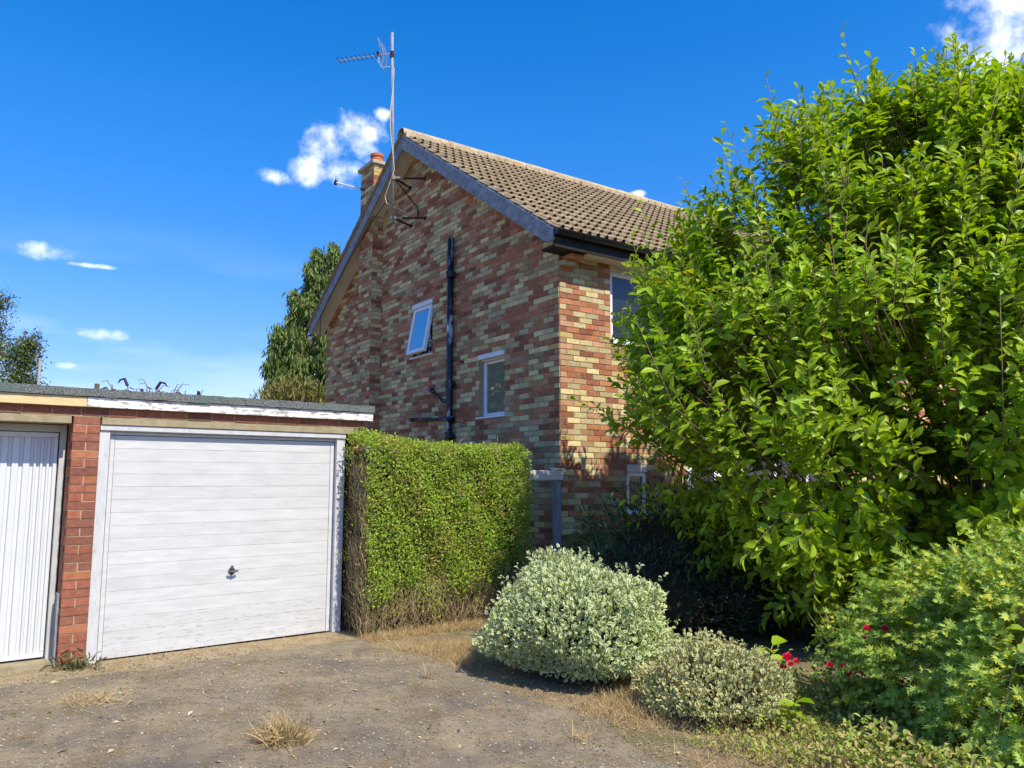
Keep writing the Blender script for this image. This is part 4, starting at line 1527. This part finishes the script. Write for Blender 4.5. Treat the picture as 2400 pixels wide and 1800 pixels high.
for k in range(46):
    a, b_ = random.uniform(0, 6.28), random.uniform(.3, 1.0)
    e = Vector((math.cos(a) * .95 * b_, math.sin(a) * .85 * b_, random.uniform(.7, 1.4) * (1.15 - .5 * b_)))
    tp.append([Vector((e.x * .15, e.y * .15, 0)), Vector((e.x * .5, e.y * .5, e.z * .6)), e])
stems(tp, 'branch', M['twig'], sh3, .009, .0025, 5)

# dark evergreen in the shade against the house
M['yew'] = leafmat('dark_evergreen', (.03, .085, .012), (.07, .14, .022), (1, 1.1, .5), .15, .5)
M['yew_grey'] = leafmat('grey_evergreen', (.035, .055, .030), (.06, .085, .045), (1, 1.1, .6), .15, .6)
shrub('dark_evergreen_shrub', 'dark spreading evergreen in the shade below the small front window', (2.15, 9.15, 0), (1.35, .9, 1.38), M['yew'], LF_NARROW, 9000, (.06, .12), 41, .30, 12, (.6, 1.08), .25, .72, tilt=1.0)
shrub('low_grey_shrub', 'low twiggy grey-green shrub in shade behind the white-edged shrub', (1.15, 8.25, 0), (1.15, .75, .82), M['yew_grey'], LF_NARROW, 6500, (.035, .07), 43, .30, 12, (.6, 1.1), .4, .70, tilt=.9)
shrub('dark_evergreen_shrub', 'dark low evergreen on the shaded lawn under the magnolia', (2.55, 8.35, 0), (.95, .65, .62), M['yew_grey'], LF_NARROW, 4500, (.04, .08), 47, .30, 12, (.6, 1.1), .4, .68, tilt=.9)

# rose bush with red flowers
M['rose_leaf'] = leafmat('rose_leaf', (.18, .28, .05), (.34, .42, .10), (1.3, 1.3, .6), .3, .45, odd=(.38, .36, .06), oddp=.15)
rb0 = (1.98, 5.62, 0)
rose = empty('rose_bush', rb0, 0, 'straggly rose bush with clusters of red flowers', 'rose bush')
RC = [((-.10, -.24, .37), 7), ((.20, -.32, .36), 4), ((.38, -.42, .62), 3)]
tp = []
for (c_, nfl) in RC:
    c_ = Vector(c_)
    s0 = Vector((c_.x * .5 + .38, -.02, 0))
    m_ = s0.lerp(c_, .6) + Vector((.10, -.03, .05))
    tp.append([s0, s0.lerp(m_, .5) + Vector((.03, 0, .05)), m_, c_])
for k in range(22):
    a = random.uniform(0, 6.28)
    e = Vector((.50 + math.cos(a) * random.uniform(.10, .4), .05 + math.sin(a) * random.uniform(.1, .45), random.uniform(.25, .68)))
    s0 = Vector((.50 + math.cos(a) * .06, .05 + math.sin(a) * .06, 0))
    tp.append([s0, s0.lerp(e, .5) + Vector((0, 0, .1)), e])
stems(tp, 'stem', M['drystem'], rose, .004, .0015, 5)
petal = blade_leaf([(.35, .34), (.75, .36)], -.25, .6)
for (c_, nfl) in RC:
    for k in range(nfl):
        o_ = Vector(c_) + Vector((random.uniform(-.085, .075), random.uniform(-.04, .04), random.uniform(-.06, .06)))
        npt = 14
        ph = np.arange(npt) * 2.4
        el = np.linspace(1.3, .15, npt)
        ax_ = np.stack([np.cos(ph) * np.cos(el), np.sin(ph) * np.cos(el), np.sin(el)], -1)
        tl = np.array(unit(np.array([random.uniform(-.5, .2), -.75, .55])))
        X, Y, Z = frames(ax_ + tl * .5, -ax_ * .2 + tl + rnd(npt, .1))
        Pp = np.tile(np.array(o_), (npt, 1))
        put('flower', leaves_mesh('flower', petal, Pp, X, Y, Z, np.linspace(.021, .037, npt)), rose, M['petal'])
n = 1100
P = np.stack([rng.normal(.50, .20, n), rng.normal(.05, .20, n), np.abs(rng.normal(.18, .18, n))], -1)
X, Y, Z = frames(rnd(n, .7) + np.array([0, -.2, .2]), rnd(n, .4) + np.array([0, -.2, .8]))
foliage(rose, LF_OVAL, P, X, Y, Z, rng.uniform(.025, .05, n), M['rose_leaf'], rb0, 60)

# broad-leaved seedlings
def seedling(label, base, nleaf, size, h, seed, mt=None):
    r2 = np.random.default_rng(seed)
    root = empty('leafy_sapling', base, 0, label, 'plant')
    t_ = np.linspace(.25, 1, nleaf)
    ph = np.arange(nleaf) * 2.3 + seed
    P = np.stack([t_ * h * .35, np.zeros(nleaf), t_ * h], -1)
    X, Y, Z = frames(np.stack([np.cos(ph), np.sin(ph), np.full(nleaf, .35)], -1), np.tile([.2, -.3, 1.0], (nleaf, 1)) + r2.normal(0, .2, (nleaf, 3)))
    stems([[Vector((0, 0, 0)), Vector((h * .15, 0, h * .5)), Vector((h * .35, 0, h))]], 'stem', M['drystem'], root, .005, .003)
    single_leaves('leaf', LF_BIG, range(nleaf), P, X, Y, Z, r2.uniform(size * .75, size, nleaf), root, mt or M['magnolia'])
seedling('young broad-leaved sapling rising behind the low tan shrub', (1.72, 5.75, 0), 9, .16, .42, 1)
seedling('broad-leaved seedling at the foot of the low tan shrub', (1.72, 5.12, 0), 8, .13, .20, 2)
seedling('single leafy shoot among the pale lobed leaves', (2.52, 4.35, 0), 6, .12, .78, 4)

# tangled ground cover between the shrubs
M['weed'] = leafmat('weed_leaf', (.21, .31, .05), (.44, .48, .12), (1.2, 1.2, .6), .3, .6, odd=(.46, .38, .15), oddp=.18, patch=.3, spec=.15)
n = 17000
x = rng.uniform(1.05, 3.2, n)
y = rng.uniform(3.9, 6.3, n)
k = (y < 5.9 - .12 * (x - 1.2)) & (y > 4.9 - (x - 1.05) * .9) & ((x > 1.55) | (y < 5.0)) & (x + y * .2 > 2.05)
x, y = x[k], y[k]
n = len(x)
hgt = .05 + .24 * np.clip(.5 + wob(x * .7, y * .7), 0, 1) * np.clip((x - 1.0) / .6, .15, 1)
P = np.stack([x, y, rng.uniform(0, 1, n) * hgt], -1)
X, Y, Z = frames(rnd(n, .7) + np.array([0, 0, .4]), rnd(n, .5) + np.array([0, 0, 1]))
gc = put('ground_cover', leaves_mesh('ground_cover', LF_OVAL, P, X, Y, Z, rng.uniform(.018, .042, n) * np.clip(.7 + (x - 1.2) * .6, .7, 1.35)), None, M['weed'], kind='stuff', label='tangled low green weeds between the shrubs and driveway', cat='weeds')

# ------------------------------------------------------------------ dry grass, litter, pebbles
def blades(x, y, hmin, hmax, lean=.5):
    n = len(x)
    P = np.stack([x, y, np.full(n, .004)], -1)
    X, Y, Z = frames(rnd(n, lean) * np.array([1, 1, .2]) + np.array([0, 0, .75]), rnd(n, 1))
    return P, X, Y, Z, rng.uniform(hmin, hmax, n)
gx, gy = [], []
def scatter(cx_, cy_, sx, sy, n):
    gx.append(rng.normal(cx_, sx, n))
    gy.append(rng.normal(cy_, sy, n))
hdv, hnv = np.array([math.cos(R(37.5)), math.sin(R(37.5))]), np.array([math.sin(R(37.5)), -math.cos(R(37.5))])
t_ = rng.uniform(-.02, 2.0, 5200)
o_ = rng.normal(.06, .09, 5200)
gx.append(HB[0] + hdv[0] * t_ + hnv[0] * o_)
gy.append(HB[1] + hdv[1] * t_ + hnv[1] * o_)
scatter(-.62, 7.55, .22, .12, 2200)
scatter(-.45, 7.2, .12, .15, 1200)
scatter(.85, 5.62, .16, .20, 3600)
scatter(1.05, 5.95, .15, .2, 2000)
scatter(1.9, 5.5, .5, .35, 3600)
scatter(2.2, 4.6, .5, .35, 3600)
scatter(1.25, 4.7, .12, .12, 220)
for a in np.linspace(-.6, 2.2, 40):
    q = GA + gd * float(a) + gn * random.uniform(.02, .40)
    scatter(q.x, q.y, .05, .03, random.randint(2, 14))
x, y = np.concatenate(gx), np.concatenate(gy)
P, X, Y, Z, S = blades(x, y, .03, .12, .75)
put('dry_grass', leaves_mesh('dry_grass', LF_BLADE, P, X, Y, Z, S, False), None, M['straw'], kind='stuff', label='dry straw-coloured grass along the hedge and shrubs', cat='grass')
# shaded lawn
n = 9000
x, y = rng.uniform(1.3, 5.5, n), rng.uniform(6.2, 8.6, n)
P, X, Y, Z, S = blades(x, y, .025, .07, .7)
M['lawn'] = leafmat('tired_lawn', (.09, .105, .04), (.20, .18, .08), (1, 1, .7), .2, .7)
put('lawn_grass', leaves_mesh('lawn_grass', LF_BLADE, P, X, Y, Z, S, False), None, M['lawn'], kind='stuff', label='short tired lawn in the shade of the magnolia', cat='grass')
# separate tufts on the asphalt
def tuft(label, base, n, h0, h1, spread, lean):
    x, y = rng.normal(0, spread, n), rng.normal(0, spread * .8, n)
    P, X, Y, Z, S = blades(x, y, h0, h1, lean)
    P[:, 2] = 0
    o = put('grass_tuft', leaves_mesh('grass_tuft', LF_BLADE, P, X, Y, Z, S, False), None, M['straw'], label=label, cat='grass tuft', kind='stuff')
    o.location = base
tuft('sprawling tuft of dead straw on the asphalt before the garage door', (-1.40, 4.98, .007), 520, .07, .24, .06, 1.1)
tuft('small upright tuft of dry grass on the asphalt by the hedge', (-.66, 6.50, .007), 26, .06, .15, .02, .45)
tuft('flattened straw tuft at the asphalt edge below the white-edged shrub', (.42, 5.02, .007), 40, .06, .16, .03, 1.0)
tuft('dry orange grass tuft by the brick garage pier', (-3.02, 5.85, .007), 160, .05, .16, .09, 1.2)
wp = GA + gd * -.19 + gn * .10
w_root = empty('wilted_weed', (wp.x, wp.y, .004), 0, 'wilted green weed at the foot of the garage pier', 'weed')
n = 150
P = np.stack([rng.normal(0, .10, n), rng.normal(0, .06, n), np.abs(rng.normal(.0, .06, n))], -1)
X, Y, Z = frames(rnd(n, .8) + np.array([0, -.2, .2]), rnd(n, .6) + np.array([0, 0, .6]))
M['wilt'] = leafmat('wilted_leaf', (.07, .08, .03), (.16, .15, .06), (1, 1, .6), .2, .6)
foliage(w_root, LF_NARROW, P, X, Y, Z, rng.uniform(.05, .11, n), M['wilt'], (wp.x, wp.y, 0))
# litter and pebbles over the drive
n = 9500
x, y = rng.uniform(-4.6, 1.0, n), rng.uniform(3.6, 7.8, n)
k = (y < 7.45 + .0 * x) & (((x + 3.62) * gn.x + (y - 7.02) * gn.y) > .02) & (x < 1.3 - .0 * y)
x, y = x[k], y[k]
n = len(x)
P = np.stack([x, y, np.full(n, .010)], -1)
X, Y, Z = frames(rnd(n) * np.array([1, 1, .12]), np.tile([0, 0, 1.0], (n, 1)) + rnd(n, .25))
put('leaf_litter', leaves_mesh('leaf_litter', LF_SMALL, P, X, Y, Z, rng.uniform(.006, .026, n) * (1 + (rng.uniform(0, 1, n) < .04) * 1.4)), None, M['litter'], kind='stuff', label='dry leaf fragments and chaff scattered over the driveway', cat='litter')
n = 13000
x, y = rng.uniform(-4.8, 1.2, n), rng.uniform(3.5, 7.6, n)
k = ((x + 3.62) * gn.x + (y - 7.02) * gn.y) > .02
x, y = x[k], y[k]
n = len(x)
oc = np.array([(1, 0, 0), (-.9, .1, 0), (0, 1, .05), (.1, -.9, 0), (0, 0, .8), (0, 0, -.5)])
of = np.array([(0, 2, 4), (2, 1, 4), (1, 3, 4), (3, 0, 4), (2, 0, 5), (1, 2, 5), (3, 1, 5), (0, 3, 5)])
sz = rng.gamma(2.0, .0018, n)[:, None, None] + .0015
V = np.stack([x, y, np.full(n, .008)], -1)[:, None] + oc[None] * sz * rng.uniform(.6, 1.3, (n, 1, 3))
F = of[None] + (np.arange(n) * 6)[:, None, None]
put('pebbles', mesh_np('pebbles', V.reshape(-1, 3), F.reshape(-1, 3)), None, M['pebble'], kind='stuff', label='loose grit and small stones on the asphalt', cat='gravel')

# ------------------------------------------------------------------ background: cypress, birch, golden shrub, buddleia, poles
def dirpos(x, y, depth):
    d = pixdir(x, y)
    return Vector((d.x / d.y * depth, depth, CAM_H + d.z / d.y * depth))
M['cypress'] = leafmat('cypress_leaf', (.08, .15, .026), (.18, .26, .055), (1.1, 1.1, .6), .2, .6, odd=(.17, .17, .05), oddp=.12)
cyb = dirpos(640, 860, 30)
cyp = empty('weeping_cypress', (cyb.x, cyb.y, 0), 0, 'tall weeping conifer with hanging sprays behind the house', 'tree')
CP, CX, CS = [], [], []
limbs = []
for (tx, top, rb_, nb2) in ((.55, 10.6, 1.9, 90), (1.30, 10.8, 1.7, 80), (-.15, 8.9, 1.55, 70), (-.75, 7.5, 1.35, 70), (1.6, 7.5, 2.0, 60)):
    for i in range(nb2):
        z = top - (top - 1.0) * (i / nb2) ** .9
        fr2 = (top - z) / (top - 1.0)
        r_ = rb_ * (fr2 ** .85) * random.uniform(.55, 1.05) + .10
        a = random.uniform(0, 6.28)
        o_ = Vector((tx + math.cos(a) * r_, math.sin(a) * r_, z - r_ * .05))
        c0 = Vector((tx, 0, z + .15))
        if i % 2 == 0:
            limbs.append([c0, c0.lerp(o_, .6) + Vector((0, 0, .15)), o_])
        for j in range(38):
            s = random.random() ** .6
            q = c0.lerp(o_, .25 + .75 * s) + Vector((random.gauss(0, .10), random.gauss(0, .10), .10 * math.sin(s * 3.1)))
            ln = random.uniform(.25, .75)
            for h in range(5):
                CP.append((q.x + random.gauss(0, .045), q.y + random.gauss(0, .045), q.z - ln * h / 5))
                CX.append((random.gauss(0, .35), random.gauss(0, .35), -1))
                CS.append(random.uniform(.18, .34))
CP, CX, CS = np.array(CP), np.array(CX), np.array(CS)
k = CP[:, 2] > .2
CP, CX, CS = CP[k], CX[k], CS[k]
X, Y, Z = frames(CX, rnd(len(CP)) + np.array([0, -.5, 0]))
foliage(cyp, LF_NARROW, CP, X, Y, Z, CS, M['cypress'], (0, 0, 0), 0, 'crown')
stems([[Vector((.55, 0, 0)), Vector((.55, 0, 5)), Vector((.55, 0, 10.3))], [Vector((.9, 0, 0)), Vector((1.25, 0, 4)), Vector((1.30, 0, 10.5))]], 'trunk', M['bark'], cyp, .22, .03, 8)
stems(limbs, 'branch', M['bark'], cyp, .04, .01, 4, kind='stuff')

M['golden'] = leafmat('golden_leaf', (.13, .135, .03), (.24, .21, .05), (1.1, 1.1, .6), .25, .6)
gb = dirpos(640, 860, 25)
shrub('golden_shrub', 'olive-gold bush showing above the garage roof below the conifer', (gb.x + .1, gb.y, 0), (1.55, 1.2, 4.75), M['golden'], LF_NARROW, 9000, (.12, .24), 61, .22, 14, (.8, 1.06), .8, .84)

M['birch'] = leafmat('birch_leaf', (.055, .10, .025), (.13, .18, .05), (1.1, 1.15, .6), .3, .4, odd=(.22, .24, .10), oddp=.15, spec=.6)
def birch(label, base, h, rw, n, seed, lean=0.0):
    root = empty('birch_tree', (base[0], base[1], 0), 0, label, 'tree', 'birch trees beyond the garages')
    r2 = random.Random(seed)
    tr_ = [Vector((lean * t2 * h, 0, t2 * h)) for t2 in np.linspace(0, 1, 7)]
    stems([tr_], 'trunk', M['bark_pale'], root, .12, .012, 7)
    P, A, br_ = [], [], []
    nb2 = 70
    for i in range(nb2):
        t2 = .22 + .78 * i / nb2
        c0 = Vector((lean * t2 * h, 0, t2 * h))
        ln = rw * (1.12 - t2) ** .7 * r2.uniform(.5, 1.1)
        a = r2.uniform(0, 6.28)
        e = c0 + Vector((math.cos(a) * ln, math.sin(a) * ln, ln * r2.uniform(.2, .75)))
        br_.append([c0, c0.lerp(e, .5) + Vector((0, 0, .08)), e])
        for j in range(n // nb2):
            s = r2.random() ** .7
            q = c0.lerp(e, s) + Vector((r2.gauss(0, .13), r2.gauss(0, .13), r2.gauss(-.05, .16)))
            P.append(q)
            A.append((r2.gauss(0, .6), r2.gauss(0, .6), -.5))
    P, A = np.array(P), np.array(A)
    X, Y, Z = frames(A, rnd(len(P)) + np.array([.3, -.5, .4]))
    foliage(root, LF_SMALL, P, X, Y, Z, rng.uniform(.07, .12, len(P)), M['birch'], (0, 0, 0), 0, 'crown')
    stems(br_, 'branch', M['twig'], root, .022, .006, 4, kind='stuff')
bb_ = dirpos(52, 843, 24)
birch('birch with a pale trunk and loose pointed crown behind a metal pole', (bb_.x - .1, bb_.y), 6.0, 1.35, 11000, 1, .01)
bb_ = dirpos(-25, 843, 25)
birch('taller birch cut off by the edge of the view', (bb_.x, bb_.y), 7.6, 1.5, 8000, 2, .0)

pm = dirpos(82, 843, 19)
mp0 = empty('metal_pole', (pm.x, pm.y, 0), 0, 'thin grey metal pole standing behind the garage roof by the birch', 'pole')
zt = dirpos(84, 772, 19).z
MB().tube([(0, 0, 0), (0, 0, zt)], .032, 8).build('shaft', M['galv'], mp0, smooth=True)
MB().tube([(0, 0, zt), (0, 0, zt + .05)], .045, 8).build('pole_cap', M['rust'], mp0)
tpz = dirpos(210, 829, 45)
tel = empty('telegraph_pole', (tpz.x, tpz.y, 0), 0, 'brown telegraph pole top with wires just above the garage roof', 'pole')
MB().tube([(0, 0, 0), (0, 0, tpz.z)], .14, 10).build('shaft', M['telegraph'], tel)
MB().box(.12, .42, -.12, .12, tpz.z - 1.0, tpz.z - .35).build('junction_box', M['cable_dark'], tel)
MB().tube([(.2, 0, tpz.z - .34), (.55, 0, tpz.z - .22), (.62, 0, tpz.z - .3)], .05, 6).build('bracket', M['cable_dark'], tel)
for k_, (dx, dy, dz) in enumerate(((-22, 6, -2.0), (-9, 3, -3.6), (14, 4, -2.4), (12, -3, -3.4))):
    wz = MB()
    s0 = Vector((0, 0, tpz.z - .35))
    e = s0 + Vector((dx, dy, dz))
    wz.tube([s0.lerp(e, s) + Vector((0, 0, -.5 * math.sin(s * math.pi))) for s in np.linspace(0, 1, 9)], .012, 4)
    wz.build('wire', M['cable_dark'], tel)

M['budd'] = leafmat('buddleia_leaf', (.06, .09, .055), (.12, .15, .09), (1, 1.1, .7), .2, .6)
def buddleia(label, px, depth, shoots, topy, seed):
    b0 = dirpos(px, 860, depth)
    root = empty('buddleia_bush', (b0.x, b0.y, 0), 0, label, 'shrub', 'buddleia bushes behind the garages')
    r2 = random.Random(seed)
    zt = dirpos(px, topy, depth).z
    paths, P, A = [], [], []
    spikes = []
    for i in range(shoots):
        a, sp = r2.uniform(0, 6.28), r2.uniform(.05, .5)
        z1 = zt - r2.uniform(0, .28)
        e = Vector((math.cos(a) * sp, math.sin(a) * sp, z1))
        pth = [Vector((0, 0, 0)), Vector((e.x * .5, e.y * .5, z1 * .6)), Vector((e.x, e.y, z1 - .12)), Vector((e.x + .1 * math.cos(a), e.y, z1)), Vector((e.x + .22 * math.cos(a), e.y, z1 - .02))]
        paths.append(pth)
        for j in range(34):
            s = .72 + .28 * j / 34
            q = pth[0].lerp(pth[2], s)
            P.append(q)
            ph = j * 1.57
            A.append((math.cos(ph), math.sin(ph), .15))
        if i % 3 == 0:
            spikes.append([pth[2], pth[3], pth[4], pth[4] + Vector((.06 * math.cos(a), 0, -.06))])
    stems(paths, 'stem', M['twig'], root, .014, .004, 5)
    P, A = np.array(P), np.array(A)
    X, Y, Z = frames(A, np.tile([0, 0, 1.0], (len(P), 1)) + rnd(len(P), .2))
    foliage(root, LF_NARROW, P, X, Y, Z, rng.uniform(.12, .20, len(P)), M['budd'], (0, 0, 0))
    for sp in spikes:
        MB().tube(sp, [.028, .026, .018, .006], 6).build('flower_spike', M['purple'], root)
buddleia('buddleia shoots with faded purple spikes arching above the garage roof', 285, 13.5, 12, 823, 3)
buddleia('second group of arching buddleia shoots above the garage roof', 330, 13.5, 12, 820, 5)
buddleia('lowest buddleia shoots barely topping the garage roof', 395, 14, 8, 834, 8)

# a tall tree left of the garages, out of the frame, mirrored in the low gable window
lt_ = (-21.0, 17.5, 0)
shrub('leafy_tree', 'tall leafy tree left of the garages, mirrored in the gable window', lt_, (4.2, 4.2, 10.5), M['birch'], LF_SMALL, 9000, (.25, .5), 71, .3, 14, (.6, 1.06), .2, .6, cat='tree')
